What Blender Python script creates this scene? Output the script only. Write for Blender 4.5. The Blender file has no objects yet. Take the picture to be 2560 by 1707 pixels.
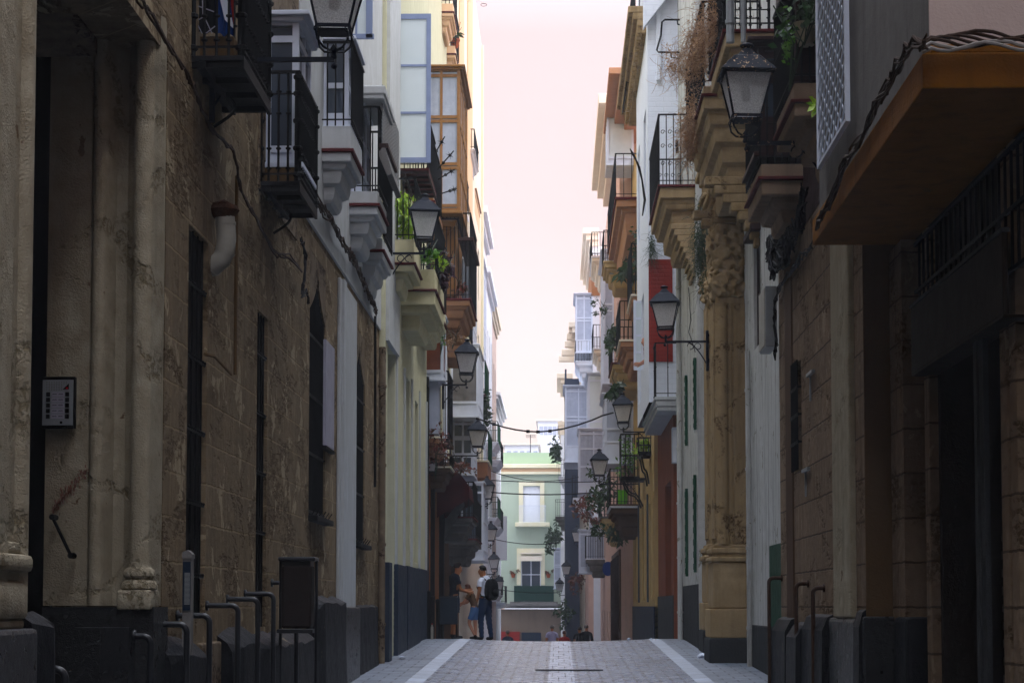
import bpy, bmesh, math, random
from mathutils import Vector, Matrix, Euler
R = random.Random(7)
sc = bpy.context.scene
COL = sc.collection
PI = math.pi
# ------------------------------------------------------------ camera model (photo pixels, 2560 x 1707)
F = 4974.0; PIT = math.atan(0.064); YAW = math.atan(116.5 / F); SH = 341.5 / F
RM = (Matrix.Rotation(YAW, 3, 'Z') @ Matrix.Rotation(PI / 2 + PIT, 3, 'X'))
def ray(u, v):
    d = RM @ Vector(((u - 1280) / F, -(v - 853.5) / F + SH, -1.0))
    return d / d.y
def at(u, v, Y):
    d = ray(u, v); return Vector((d.x * Y, Y, d.z * Y))
def onx(u, v, x):
    d = ray(u, v); Y = x / d.x; return Vector((x, Y, d.z * Y))
def X(u, Y, v=900): return at(u, v, Y).x
def Z(v, Y, u=1396): return at(u, v, Y).z
def YX(u, x, v=1000): return onx(u, v, x).y
def gz(Y):
    if Y < 42.5: return -1.79 + .0243 * Y
    t = min(Y, 47.5) - 42.5
    z = -1.79 + .0243 * 42.5 + .0243 * t - (.0243 + .05) * t * t / 10
    if Y > 47.5: z -= .05 * (min(Y, 100) - 47.5)
    if Y > 100: z -= .02 * (Y - 100)
    return z
# ------------------------------------------------------------ materials
MATS = {}
def srgb(h):
    if isinstance(h, str):
        c = [int(h[i:i + 2], 16) / 255 for i in (0, 2, 4)]
        return tuple(x / 12.92 if x <= .04045 else ((x + .055) / 1.055) ** 2.4 for x in c)
    return tuple(h)
def mat(name, col, rough=.8, kind='plain', col2=None, scale=3, bump=.3, metal=0, amt=.5, spec=.06, streak=.0, bw=.6, bh=.3, mortar=None, patch=None, flat=.0, pit=None, ms=.012):
    if name in MATS: return MATS[name]
    m = bpy.data.materials.new(name); m.use_nodes = True
    nt = m.node_tree; N = nt.nodes; L = nt.links
    bs = N['Principled BSDF']; bs.inputs['Roughness'].default_value = rough
    bs.inputs['Metallic'].default_value = metal; bs.inputs['Specular IOR Level'].default_value = spec
    c1 = srgb(col); c2 = srgb(col2) if col2 else tuple(x * .62 for x in c1)
    if kind == 'flat':
        bs.inputs['Base Color'].default_value = (*c1, 1); MATS[name] = m; return m
    geo = N.new('ShaderNodeNewGeometry')
    def noise(sc_, det=6, dist=0, vec=None, rg=.6):
        n = N.new('ShaderNodeTexNoise'); n.inputs['Scale'].default_value = sc_; n.inputs['Detail'].default_value = det
        n.inputs['Distortion'].default_value = dist; n.inputs['Roughness'].default_value = rg
        L.new(vec or geo.outputs['Position'], n.inputs['Vector']); return n
    def mapv(s):
        mp = N.new('ShaderNodeMapping'); mp.inputs['Scale'].default_value = s; L.new(geo.outputs['Position'], mp.inputs['Vector']); return mp.outputs['Vector']
    def ramp(src, a, b):
        r = N.new('ShaderNodeMapRange'); r.inputs['From Min'].default_value = a; r.inputs['From Max'].default_value = b
        L.new(src, r.inputs['Value']); return r.outputs['Result']
    def mix(f, a, b, mode='MIX'):
        x = N.new('ShaderNodeMix'); x.data_type = 'RGBA'; x.blend_type = mode
        for i, s in ((0, f), (6, a), (7, b)):
            if hasattr(s, 'links') or hasattr(s, 'is_linked'): L.new(s, x.inputs[i])
            elif i == 0: x.inputs[0].default_value = s
            else: x.inputs[i].default_value = (*s, 1)
        return x.outputs[2]
    n1 = noise(scale); f = ramp(n1.outputs['Fac'], .5 - amt * .5, .5 + amt * .5 + .02)
    c = mix(f, c1, c2)
    n2 = noise(scale * .17, 4); f2 = ramp(n2.outputs['Fac'], .35, .7)
    c = mix(f2, c, tuple((a * .6 + b * .4) for a, b in zip(c2, c1)))
    h = n1.outputs['Fac']
    if streak:
        n3 = noise(1.0, 7, 0, mapv((5, 5, .35))); f3 = ramp(n3.outputs['Fac'], .5, .8)
        mu = N.new('ShaderNodeMath'); mu.operation = 'MULTIPLY'; L.new(f3, mu.inputs[0]); mu.inputs[1].default_value = streak
        c = mix(mu.outputs[0], c, tuple(x * .35 for x in c2))
    if patch:
        n4 = noise(patch[1], 5, .6, rg=.65); f4 = ramp(n4.outputs['Fac'], patch[2], patch[2] + .025)
        c = mix(f4, c, srgb(patch[0]))
    if kind in ('block', 'sett', 'tile'):
        sep = N.new('ShaderNodeSeparateXYZ'); L.new(geo.outputs['Position'], sep.inputs[0])
        cmb = N.new('ShaderNodeCombineXYZ')
        wob = noise(7, 3)
        if kind == 'block':
            ad = N.new('ShaderNodeMath'); ad.operation = 'ADD'; L.new(sep.outputs[0], ad.inputs[0]); L.new(sep.outputs[1], ad.inputs[1])
            L.new(ad.outputs[0], cmb.inputs[0]); L.new(sep.outputs[2], cmb.inputs[1])
        else:
            L.new(sep.outputs[0], cmb.inputs[0]); L.new(sep.outputs[1], cmb.inputs[1])
        va = N.new('ShaderNodeVectorMath'); va.operation = 'MULTIPLY_ADD'; L.new(wob.outputs['Color'], va.inputs[0])
        va.inputs[1].default_value = {'block': (.03, .03, 0), 'sett': (.07, .1, 0), 'tile': (.006, .006, 0)}[kind]; L.new(cmb.outputs[0], va.inputs[2])
        b = N.new('ShaderNodeTexBrick'); L.new(va.outputs[0], b.inputs['Vector']); b.inputs['Scale'].default_value = 1
        b.inputs['Brick Width'].default_value = bw; b.inputs['Row Height'].default_value = bh
        b.inputs['Mortar Size'].default_value = ms if kind != 'tile' else ms * .7; b.inputs['Mortar Smooth'].default_value = .4
        b.inputs['Color1'].default_value = (1, 1, 1, 1); b.inputs['Color2'].default_value = (.6, .6, .6, 1); b.inputs['Mortar'].default_value = (.3, .3, .3, 1)
        mr = srgb(mortar) if mortar else tuple(x * .5 for x in c2)
        c = mix(.65 * (1 - flat), c, b.outputs['Color'], 'MULTIPLY')
        fm = N.new('ShaderNodeMath'); fm.operation = 'MULTIPLY'; L.new(b.outputs['Fac'], fm.inputs[0]); fm.inputs[1].default_value = 1 - flat * .6
        c = mix(fm.outputs[0], c, mr)
        sb = N.new('ShaderNodeMath'); sb.operation = 'MULTIPLY_ADD'; L.new(b.outputs['Fac'], sb.inputs[0]); sb.inputs[1].default_value = -1.2 * (1 - flat * .6); L.new(n1.outputs['Fac'], sb.inputs[2])
        h = sb.outputs[0]
    if not (kind == 'metal'):
        n5 = noise(scale * 14, 3); ad5 = N.new('ShaderNodeMath'); ad5.operation = 'MULTIPLY_ADD'
        L.new(n5.outputs['Fac'], ad5.inputs[0]); ad5.inputs[1].default_value = .35; L.new(h, ad5.inputs[2]); h = ad5.outputs[0]
    if pit:
        pa = noise(24, 4, .5, mapv((1, .3, 1)) if kind == 'block' else None); pb = noise(pit[1], 3, 1.2, mapv((1, .45, .8))); fa = ramp(pa.outputs['Fac'], .46, .56); fb = ramp(pb.outputs['Fac'], pit[2], pit[2] + .07)
        pm = N.new('ShaderNodeMath'); pm.operation = 'MULTIPLY'; L.new(fa, pm.inputs[0]); L.new(fb, pm.inputs[1])
        c = mix(pm.outputs[0], c, srgb(pit[0])); ph_ = N.new('ShaderNodeMath'); ph_.operation = 'MULTIPLY_ADD'; L.new(pm.outputs[0], ph_.inputs[0]); ph_.inputs[1].default_value = -.7; L.new(h, ph_.inputs[2]); h = ph_.outputs[0]
    L.new(c, bs.inputs['Base Color'])
    bp = N.new('ShaderNodeBump'); bp.inputs['Strength'].default_value = bump; bp.inputs['Distance'].default_value = .03
    L.new(h, bp.inputs['Height']); L.new(bp.outputs[0], bs.inputs['Normal'])
    rr = N.new('ShaderNodeMapRange'); L.new(n1.outputs['Fac'], rr.inputs['Value']); rr.inputs['To Min'].default_value = max(.05, rough - .12); rr.inputs['To Max'].default_value = min(1, rough + .12)
    L.new(rr.outputs[0], bs.inputs['Roughness'])
    MATS[name] = m; return m
M = {}
M['stone'] = mat('oyster_stone', '968469', .95, 'block', '6e5c46', 9, 1.0, amt=.45, bw=.62, bh=.36, mortar='a08c6c', streak=.5, patch=('a8977a', 2.2, .58), flat=.6, pit=('63523c', 1.6, .5))
M['stone_r'] = mat('sandstone_blocks', '96806a', .95, 'block', '6b5743', 8, 1.0, amt=.5, bw=.7, bh=.4, mortar='4a3d31', streak=.4, patch=('93806a', 2.6, .6), flat=.35, pit=('57452f', 1.4, .52))
M['lime'] = mat('limewashed_stone', 'b5ac96', .9, 'plain', '7d705a', 5, .9, streak=.35, amt=.5, patch=('6b5843', 3.3, .66), pit=('80745c', 1.9, .57))
M['lime2'] = mat('weathered_render', '8f7f69', .92, 'plain', '57483a', 6, .9, streak=.3, amt=.4, pit=('3a2c20', 1.9, .5))
M['black_paint'] = mat('glossy_black_paint', '0c0d11', .3, 'plain', '15171b', 9, .9, spec=.3, patch=('6b5c44', 5, .7))
M['grey_guard'] = mat('scuffed_grey_paint', '24262c', .45, 'plain', '101114', 8, 1, streak=.5, patch=('80745c', 2.3, .66))
M['white_pl'] = mat('white_plaster', 'c8cbd0', .85, 'plain', 'a3a49f', 4, .3, streak=.25, amt=.7)
M['white_peel'] = mat('peeling_white_paint', 'cfd0cf', .85, 'plain', '9c998f', 5, .5, streak=1.0, amt=.7, patch=('7d796b', 2.6, .62))
M['white_far'] = mat('chalk_white_wall', 'e6e9f0', .85, 'plain', 'd2d6de', 2, .2)
M['white_brick'] = mat('white_painted_brick', 'dde1ea', .85, 'block', 'ccd1db', 4, .4, bw=.35, bh=.12, mortar='cdd1da', flat=.9)
M['cream'] = mat('pale_cream_render', 'cdcbae', .85, 'plain', 'b0ac8e', 3, .25, streak=.15)
M['cream_slab'] = mat('cream_moulding', 'd2cba6', .85, 'plain', 'aaa27f', 5, .3, streak=.2)
M['peach'] = mat('peach_render', 'dcb996', .85, 'plain', 'cfab87', 2, .2)
M['sand'] = mat('warm_cream_render', 'e3dacb', .85, 'plain', 'd3c5ae', 2, .2)
M['ochre'] = mat('ochre_stone', 'b0976f', .9, 'plain', '7c6547', 6, .9, streak=.6, amt=.6, pit=('5c4527', 2.2, .55))
M['ochre_dark'] = mat('weathered_ochre', 'b89f78', .92, 'plain', '7d6748', 5, .8, streak=.4, amt=.6)
M['yellow'] = mat('yellow_render', 'c0a470', .85, 'plain', 'a38a5a', 3, .25, streak=.25)
M['ledge'] = mat('mustard_painted_ledge', '96600f', .8, 'plain', '6b430e', 3, .5, streak=.55, amt=.7, patch=('6a4a20', 1.7, .68))
M['olive'] = mat('dull_ochre_render', '6b5334', .85, 'plain', '513f28', 3, .3, streak=.3)
M['pink'] = mat('pale_pink_render', 'd6b5a4', .85, 'plain', 'c09f90', 3, .25, streak=.3)
M['terracotta'] = mat('terracotta_render', 'ad8060', .85, 'plain', '8f674b', 3, .3)
M['orange'] = mat('orange_shopfront', 'a06c44', .75, 'plain', '7d5334', 4, .3, streak=.4)
M['brownwall'] = mat('brown_render', '5a4433', .85, 'plain', '463426', 3, .4, streak=.4)
M['rust'] = mat('rust_red_paint', '85492f', .7, 'plain', '6a3824', 4, .3, streak=.4)
M['red'] = mat('dark_red_tiles', '94332a', .6, 'block', '7d261e', 5, .5, bw=.3, bh=.09, mortar='7d261e', flat=.85)
M['redline'] = mat('red_painted_edge', '642628', .7, 'plain', '401719', 8, .3)
M['bluegrey'] = mat('slate_blue_paint', '2f3c4c', .5, 'plain', '222c38', 5, .4, streak=.3)
M['greyplinth'] = mat('dark_grey_plinth', '3c3e40', .7, 'plain', '292a2c', 5, .6, streak=.5)
M['navy'] = mat('navy_plinth_paint', '1c2c3e', .6, 'plain', '152130', 4, .3)
M['iron'] = mat('black_wrought_iron', '07080b', .6, 'metal', '0c0d10', 20, .2, spec=.1)
M['lampmetal'] = mat('blue_black_lamp_metal', '0e1524', .6, 'metal', '0a0f1a', 14, .15, spec=.1)
M['lampspot'] = mat('flaking_lamp_metal', '0e1524', .6, 'metal', '0a0f1a', 14, .15, spec=.1, patch=('c9a27a', 24, .6))
M['pipe'] = mat('dark_metal_pipe', '17181c', .35, 'metal', '24262b', 12, .2, spec=.3)
M['rustpipe'] = mat('rusty_painted_pipe', '4a352a', .6, 'metal', '2c1f1a', 14, .4)
M['galv'] = mat('galvanised_steel', '9ea3a6', .4, 'plain', '7d8183', 6, .1, metal=.3, spec=.5)
M['white_frame'] = mat('white_window_paint', 'd5dae6', .6, 'plain', 'bcc3d1', 5, .15)
M['grey_frame'] = mat('grey_blue_window_paint', '8794b4', .55, 'plain', '76829f', 5, .15)
M['wood'] = mat('honey_brown_wood', '9a7046', .5, 'plain', '7a5632', 9, .25, streak=.3)
M['darkwood'] = mat('dark_brown_wood', '3a2520', .5, 'plain', '26181a', 9, .3, streak=.4)
M['green'] = mat('green_shutter_paint', '1f4a34', .5, 'plain', '17382a', 6, .2)
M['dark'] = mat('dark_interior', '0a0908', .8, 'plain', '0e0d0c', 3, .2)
M['glass'] = mat('window_glass', '39424f', .07, 'flat', spec=.8)
M['glass_dark'] = mat('dark_window_glass', '0c0e14', .12, 'flat', spec=.5)
M['glass_sky'] = mat('painted_reflection_glass', 'd3dbdd', .05, 'plain', 'bcc8cc', 1.5, .02, spec=.9)  # pale base colour stands in for bright sky reflected in the panes
M['curtain'] = mat('curtain_and_sky_pane', 'b4bac8', .85, 'plain', '9299ac', 6, .3, streak=.3)  # curtains; on far bay panes the pale colour stands in for reflected sky
M['terra_pot'] = mat('terracotta_pot', '9c4f30', .8, 'plain', '7f3c22', 8, .2)
M['plastic_white'] = mat('white_pvc', 'aba89e', .5, 'plain', '7f7b70', 6, .15, patch=('7b6d58', 4, .68))
M['rustmetal'] = mat('rusted_iron', '5c3a22', .85, 'plain', '2c1a10', 16, .8)
M['cable'] = mat('black_cable', '17161a', .6, 'flat')
M['cable_brown'] = mat('brown_cable', '3a2c24', .7, 'flat')
M['cable_grey'] = mat('grey_cable', '8b8580', .6, 'flat')
M['skin'] = mat('tanned_skin', 'a9714f', .55, 'plain', '97613f', 9, .1)
M['skin2'] = mat('fair_skin', 'c08a70', .55, 'plain', 'ab7459', 9, .1)
M['hair'] = mat('dark_hair', '17110e', .6, 'plain', '0d0a08', 30, .5)
M['hair_grey'] = mat('grey_hair', '6a645f', .7, 'plain', '4b4744', 30, .5)
M['hair_brown'] = mat('brown_hair', '4a2416', .6, 'plain', '32170e', 30, .5)
M['tee_white'] = mat('white_cotton', 'dde2f0', .85, 'plain', 'c4cadb', 6, .4)
M['tee_navy'] = mat('navy_cotton', '141a26', .85, 'plain', '0e131c', 6, .4)
M['teal'] = mat('teal_print', '1d5560', .8, 'plain', '174650', 6, .2)
M['jeans'] = mat('blue_denim', '1e3453', .85, 'plain', '172842', 7, .4)
M['shorts'] = mat('light_blue_denim', '4a6f9e', .85, 'plain', '3b5c86', 7, .3)
M['backpack'] = mat('black_nylon', '0b0c10', .6, 'plain', '131419', 9, .5)
M['lilac'] = mat('lilac_cotton', '9a97b4', .85, 'plain', '8985a6', 6, .3)
M['black_cloth'] = mat('black_cloth', '0c0d12', .85, 'plain', '13141a', 6, .3)
M['red_cloth'] = mat('red_cloth', '8c1f1a', .85, 'plain', '6f1814', 6, .3)
M['awning'] = mat('maroon_awning_canvas', '4a0f12', .8, 'plain', '340a0e', 6, .4)
M['bin'] = mat('charcoal_bin_metal', '2c2422', .55, 'plain', '1f1a19', 7, .2)
M['binblue'] = mat('blue_grey_bin_plastic', '27313c', .6, 'plain', '1f2831', 7, .2)
M['gbuild'] = mat('pale_green_render', 'a7b4a2', .85, 'plain', '9aa795', 1.2, .2, streak=.15)
M['gbuild2'] = mat('bright_green_attic', 'a2b89b', .85, 'plain', '96ac8f', 1.5, .2)
M['gcream'] = mat('cream_trim', 'd8d5c6', .8, 'plain', 'd2c99e', 2, .2)
M['beige'] = mat('beige_ground_floor', '7a6a5c', .85, 'plain', '66584c', 1.5, .3, streak=.3)
M['green_mesh'] = mat('dark_green_netting', '16382f', .8, 'plain', '102a24', 9, .3)
M['greenbag'] = mat('lime_green_plastic', '6fc418', .45, 'plain', '5aa812', 5, .2)
M['scaffold'] = mat('slate_netting', '3a4254', .8, 'plain', '2d3444', 2, .5)
M['signplate'] = mat('white_sign_plate', 'a9a6b4', .5, 'plain', '8f8c98', 5, .1)
M['sign_blue'] = mat('blue_sign_enamel', '0f2a6a', .4, 'flat')
M['chalk'] = mat('red_chalk_smear', '8a6456', .9, 'plain', '7d5a4c')
M['led'] = mat('red_print', 'b01020', .5, 'flat')
M['shopdark'] = mat('shade_darkened_render', '2a2119', .8, 'plain', '1b150f', 4, .4, streak=.4)  # base colour lowered to stand in for the shade of the shop recess
M['tanblock'] = mat('tan_rendered_block', '9c8670', .85, 'plain', '7b6856', 5, .5, streak=.5)
M['concrete'] = mat('grey_concrete_render', '7c7976', .85, 'plain', '5a5856', 4, .4, streak=.5)
M['pinkgrey'] = mat('pinkish_white_render', 'cbb6ae', .85, 'plain', 'b9a49c', 3, .3)
def leafmat(name, a, b):
    m = bpy.data.materials.new(name); m.use_nodes = True; N = m.node_tree.nodes; L = m.node_tree.links; bs = N['Principled BSDF']
    g = N.new('ShaderNodeNewGeometry'); r = N.new('ShaderNodeMix'); r.data_type = 'RGBA'; L.new(g.outputs['Random Per Island'], r.inputs[0])
    r.inputs[6].default_value = (*srgb(a), 1); r.inputs[7].default_value = (*srgb(b), 1); L.new(r.outputs[2], bs.inputs['Base Color'])
    bs.inputs['Roughness'].default_value = .5; bs.inputs['Transmission Weight'].default_value = 0
    tr = N.new('ShaderNodeBsdfTranslucent'); L.new(r.outputs[2], tr.inputs[0]); mx = N.new('ShaderNodeMixShader'); mx.inputs[0].default_value = .35
    L.new(bs.outputs[0], mx.inputs[1]); L.new(tr.outputs[0], mx.inputs[2]); L.new(mx.outputs[0], N['Material Output'].inputs[0]); return m
M['leaf'] = leafmat('fresh_green_leaves', '5d8f22', '2f5c16')
M['leaf_dark'] = leafmat('dark_green_leaves', '2c4a22', '15280f')
M['leaf_yel'] = leafmat('yellow_green_fern', 'a8c62c', '6a961c')
M['leaf_dry'] = leafmat('dry_brown_weeds', 'b58f66', '7a563a')
M['leaf_red'] = leafmat('red_brown_leaves', '7a3226', '3c3a1e')
M['leaf_purple'] = leafmat('purple_foliage', '3a1730', '1c1018')
def glassmat():
    m = bpy.data.materials.new('frosted_lamp_glass'); m.use_nodes = True; N = m.node_tree.nodes; L = m.node_tree.links; bs = N['Principled BSDF']
    bs.inputs['Base Color'].default_value = (.93, .92, .90, 1); bs.inputs['Roughness'].default_value = .35
    tr = N.new('ShaderNodeBsdfTranslucent'); tr.inputs[0].default_value = (.95, .95, .95, 1)
    tp = N.new('ShaderNodeBsdfTransparent'); tp.inputs[0].default_value = (.9, .9, .9, 1)
    g = N.new('ShaderNodeTexCoord'); nz = N.new('ShaderNodeTexNoise'); nz.inputs['Scale'].default_value = 90; L.new(g.outputs['Object'], nz.inputs['Vector'])
    bp = N.new('ShaderNodeBump'); bp.inputs['Strength'].default_value = .5; bp.inputs['Distance'].default_value = .01; L.new(nz.outputs['Fac'], bp.inputs['Height']); L.new(bp.outputs[0], bs.inputs['Normal'])
    a = N.new('ShaderNodeMixShader'); a.inputs[0].default_value = .78; L.new(bs.outputs[0], a.inputs[1]); L.new(tr.outputs[0], a.inputs[2])
    mr = N.new('ShaderNodeMapRange'); L.new(nz.outputs['Fac'], mr.inputs[0]); mr.inputs['From Min'].default_value = .35; mr.inputs['From Max'].default_value = .65; mr.inputs['To Min'].default_value = .08; mr.inputs['To Max'].default_value = .42
    b = N.new('ShaderNodeMixShader'); L.new(mr.outputs[0], b.inputs[0]); L.new(a.outputs[0], b.inputs[1]); L.new(tp.outputs[0], b.inputs[2]); L.new(b.outputs[0], N['Material Output'].inputs[0]); return m
M['frost'] = glassmat()
# ------------------------------------------------------------ mesh builder
class MB:
    def __init__(s): s.v = []; s.f = []; s.m = []; s.mi = 0
    def quad(s, *p):
        i = len(s.v); s.v += [tuple(q) for q in p]; s.f.append(tuple(range(i, i + len(p)))); s.m.append(s.mi)
    def box(s, x0, x1, y0, y1, z0, z1, bev=0):
        if x0 > x1: x0, x1 = x1, x0
        if y0 > y1: y0, y1 = y1, y0
        if z0 > z1: z0, z1 = z1, z0
        b = min(bev, (x1 - x0) * .3, (y1 - y0) * .3, (z1 - z0) * .3)
        if b <= 0:
            i = len(s.v)
            s.v += [(x, y, z) for x in (x0, x1) for y in (y0, y1) for z in (z0, z1)]
            for q in ((0, 1, 3, 2), (4, 6, 7, 5), (0, 4, 5, 1), (2, 3, 7, 6), (0, 2, 6, 4), (1, 5, 7, 3)): s.f.append(tuple(i + k for k in q)); s.m.append(s.mi)
        else:
            bm = bmesh.new(); bmesh.ops.create_cube(bm, size=1)
            for v in bm.verts: v.co = Vector(((x0 + x1) / 2 + v.co.x * (x1 - x0), (y0 + y1) / 2 + v.co.y * (y1 - y0), (z0 + z1) / 2 + v.co.z * (z1 - z0)))
            bmesh.ops.bevel(bm, geom=bm.edges[:], offset=b, segments=2, affect='EDGES', profile=.5)
            s.addbm(bm)
        return s
    def addbm(s, bm):
        i = len(s.v); bm.verts.index_update(); s.v += [tuple(v.co) for v in bm.verts]
        for f in bm.faces: s.f.append(tuple(i + v.index for v in f.verts)); s.m.append(s.mi)
        bm.free()
    def obox(s, c, size, rot):
        i = len(s.v); E = Euler(rot).to_matrix(); c = Vector(c)
        s.v += [tuple(c + E @ Vector((x * size[0] / 2, y * size[1] / 2, z * size[2] / 2))) for x in (-1, 1) for y in (-1, 1) for z in (-1, 1)]
        for q in ((0, 1, 3, 2), (4, 6, 7, 5), (0, 4, 5, 1), (2, 3, 7, 6), (0, 2, 6, 4), (1, 5, 7, 3)): s.f.append(tuple(i + k for k in q)); s.m.append(s.mi)
        return s
    def prism(s, poly, lo, hi, axis='z'):
        n = len(poly); i = len(s.v)
        def P(a, b, t): return {'z': (a, b, t), 'y': (a, t, b), 'x': (t, a, b)}[axis]
        s.v += [P(a, b, lo) for a, b in poly] + [P(a, b, hi) for a, b in poly]
        s.f.append(tuple(range(i, i + n))); s.m.append(s.mi); s.f.append(tuple(range(i + n, i + 2 * n))[::-1]); s.m.append(s.mi)
        for k in range(n): s.f.append((i + k, i + (k + 1) % n, i + n + (k + 1) % n, i + n + k)); s.m.append(s.mi)
        return s
    def tube(s, pts, r, n=6, cap=True):
        pts = [Vector(p) for p in pts]; rs = r if isinstance(r, (list, tuple)) else [r] * len(pts)
        up = None; i0 = len(s.v)
        for k, p in enumerate(pts):
            t = (pts[min(k + 1, len(pts) - 1)] - pts[max(k - 1, 0)])
            t = t.normalized() if t.length > 1e-9 else Vector((0, 0, 1))
            if up is None: up = t.orthogonal().normalized()
            up = (up - t * up.dot(t)); up = up.normalized() if up.length > 1e-6 else t.orthogonal().normalized()
            b = t.cross(up)
            for j in range(n):
                a = 2 * PI * j / n; s.v.append(tuple(p + (up * math.cos(a) + b * math.sin(a)) * rs[k]))
        for k in range(len(pts) - 1):
            for j in range(n):
                a = i0 + k * n + j; b2 = i0 + k * n + (j + 1) % n; s.f.append((a, b2, b2 + n, a + n)); s.m.append(s.mi)
        if cap:
            s.f.append(tuple(i0 + j for j in range(n))[::-1]); s.m.append(s.mi); s.f.append(tuple(i0 + (len(pts) - 1) * n + j for j in range(n))); s.m.append(s.mi)
        return s
    def lathe(s, c, prof, n=12, sq=False):
        c = Vector(c); i0 = len(s.v)
        for r, z in prof:
            for j in range(n):
                a = 2 * PI * (j + (.5 if sq else 0)) / n; rr = r / (math.cos(PI / 4) if sq else 1)
                s.v.append((c.x + rr * math.cos(a), c.y + rr * math.sin(a), c.z + z))
        for k in range(len(prof) - 1):
            for j in range(n):
                a = i0 + k * n + j; b = i0 + k * n + (j + 1) % n; s.f.append((a, b, b + n, a + n)); s.m.append(s.mi)
        s.f.append(tuple(i0 + j for j in range(n))[::-1]); s.m.append(s.mi); s.f.append(tuple(i0 + (len(prof) - 1) * n + j for j in range(n))); s.m.append(s.mi)
        return s
    def ball(s, c, r, n=8, sz=1):
        return s.lathe(c, [(max(.001, r * math.sin(PI * k / n)), -r * sz * math.cos(PI * k / n)) for k in range(n + 1)], n)
    def leaves(s, c, rad, n, size, rng=None, droop=.3, narrow=.45):
        rng = rng or R; c = Vector(c); rad = Vector(rad) if hasattr(rad, '__len__') else Vector((rad,) * 3)
        cl = [Vector((rng.gauss(0, .45), rng.gauss(0, .45), rng.gauss(0, .45))) for _ in range(max(4, n // 25))]
        for _ in range(n):
            b = rng.choice(cl); o = b + Vector((rng.gauss(0, .2), rng.gauss(0, .2), rng.gauss(0, .2)))
            p = c + Vector((o.x * rad.x, o.y * rad.y, o.z * rad.z))
            d = Vector((rng.uniform(-1, 1), rng.uniform(-1, 1), rng.uniform(-1, .8) - droop)).normalized(); w = d.orthogonal().normalized()
            w.rotate(Matrix.Rotation(rng.uniform(0, 6.28), 3, d)); L_ = size * rng.uniform(.6, 1.3); W = L_ * narrow
            m_ = p + d * L_ * .5 + Vector((0, 0, .08 * L_)); e = p + d * L_
            s.quad(p, m_ - w * W * .5, e, m_ + w * W * .5)
        return s
    def build(s, name, mt, parent=None, smooth=False, cache=None):
        me = bpy.data.meshes.new(name); off = Vector((0, 0, 0))
        if parent is not None:
            q = parent
            while q is not None: off = off + q.location; q = q.parent
        me.from_pydata([tuple(Vector(v) - off) for v in s.v], [], s.f)
        ms = mt if isinstance(mt, (list, tuple)) else [mt]
        for m in ms: me.materials.append(M[m] if isinstance(m, str) else m)
        if len(ms) > 1: me.polygons.foreach_set('material_index', s.m)
        bm = bmesh.new(); bm.from_mesh(me); bmesh.ops.recalc_face_normals(bm, faces=bm.faces[:]); bm.to_mesh(me); bm.free()
        if smooth:
            for p in me.polygons: p.use_smooth = True
            me.set_sharp_from_angle(angle=math.radians(40))
        o = bpy.data.objects.new(name, me); COL.objects.link(o)
        if parent is not None: o.parent = parent
        return o
def tag(o, label, cat, group=None, kind=None):
    if label: o['label'] = label
    if cat: o['category'] = cat
    if group: o['group'] = group
    if kind: o['kind'] = kind
    return o
def thing(name, label, cat, loc=(0, 0, 0), group=None):
    o = bpy.data.objects.new(name, None); o.empty_display_size = .2; o.location = loc; COL.objects.link(o)
    return tag(o, label, cat, group)
def struct(name, mb, mt): o = mb.build(name, mt); o['kind'] = 'structure'; return o
# ------------------------------------------------------------ world, sun, camera
SUN_EL, SUN_AZ = math.radians(60), math.radians(118)
w = bpy.data.worlds.new('World'); sc.world = w; w.use_nodes = True; N = w.node_tree.nodes; L = w.node_tree.links
sky = N.new('ShaderNodeTexSky'); sky.sky_type = 'NISHITA'; sky.sun_disc = False; sky.sun_elevation = SUN_EL; sky.sun_rotation = SUN_AZ; sky.dust_density = 4
bg = N['Background']; bg.inputs[1].default_value = .05; L.new(sky.outputs[0], bg.inputs[0])
tc = N.new('ShaderNodeTexCoord'); sp = N.new('ShaderNodeSeparateXYZ'); L.new(tc.outputs['Generated'], sp.inputs[0])
mr = N.new('ShaderNodeMapRange'); mr.inputs['From Min'].default_value = .28; mr.inputs['From Max'].default_value = .9; L.new(sp.outputs[2], mr.inputs[0])
mx = N.new('ShaderNodeMix'); mx.data_type = 'RGBA'; L.new(mr.outputs[0], mx.inputs[0])
SKYH = (.60, .385, .335); SKYZ = (3.15, 3.4, 3.9)
mx.inputs[6].default_value = (*SKYH, 1); mx.inputs[7].default_value = (*SKYZ, 1)
mr2 = N.new('ShaderNodeMapRange'); mr2.inputs['From Min'].default_value = .19; mr2.inputs['From Max'].default_value = .09; L.new(sp.outputs[2], mr2.inputs[0])
mx2 = N.new('ShaderNodeMix'); mx2.data_type = 'RGBA'; L.new(mr2.outputs[0], mx2.inputs[0]); L.new(mx.outputs[2], mx2.inputs[6]); mx2.inputs[7].default_value = (.62, .47, .43, 1)
b2 = N.new('ShaderNodeBackground'); b2.inputs[1].default_value = 1.0; L.new(mx2.outputs[2], b2.inputs[0])
ad = N.new('ShaderNodeAddShader'); L.new(bg.outputs[0], ad.inputs[0]); L.new(b2.outputs[0], ad.inputs[1]); L.new(ad.outputs[0], N['World Output'].inputs[0])
sl = bpy.data.lights.new('sun', 'SUN'); sl.energy = 1.1; sl.angle = math.radians(12); sl.color = (1, .95, .88)
so = bpy.data.objects.new('sun', sl); COL.objects.link(so)
so.rotation_euler = Euler((PI / 2 - SUN_EL, 0, PI - SUN_AZ))
cd = bpy.data.cameras.new('camera'); cam = bpy.data.objects.new('camera', cd); COL.objects.link(cam); sc.camera = cam
cd.sensor_width = 36; cd.lens = F / 2560 * 36; cd.shift_y = 341.5 / 2560; cd.clip_end = 2000; cd.clip_start = .1
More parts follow.
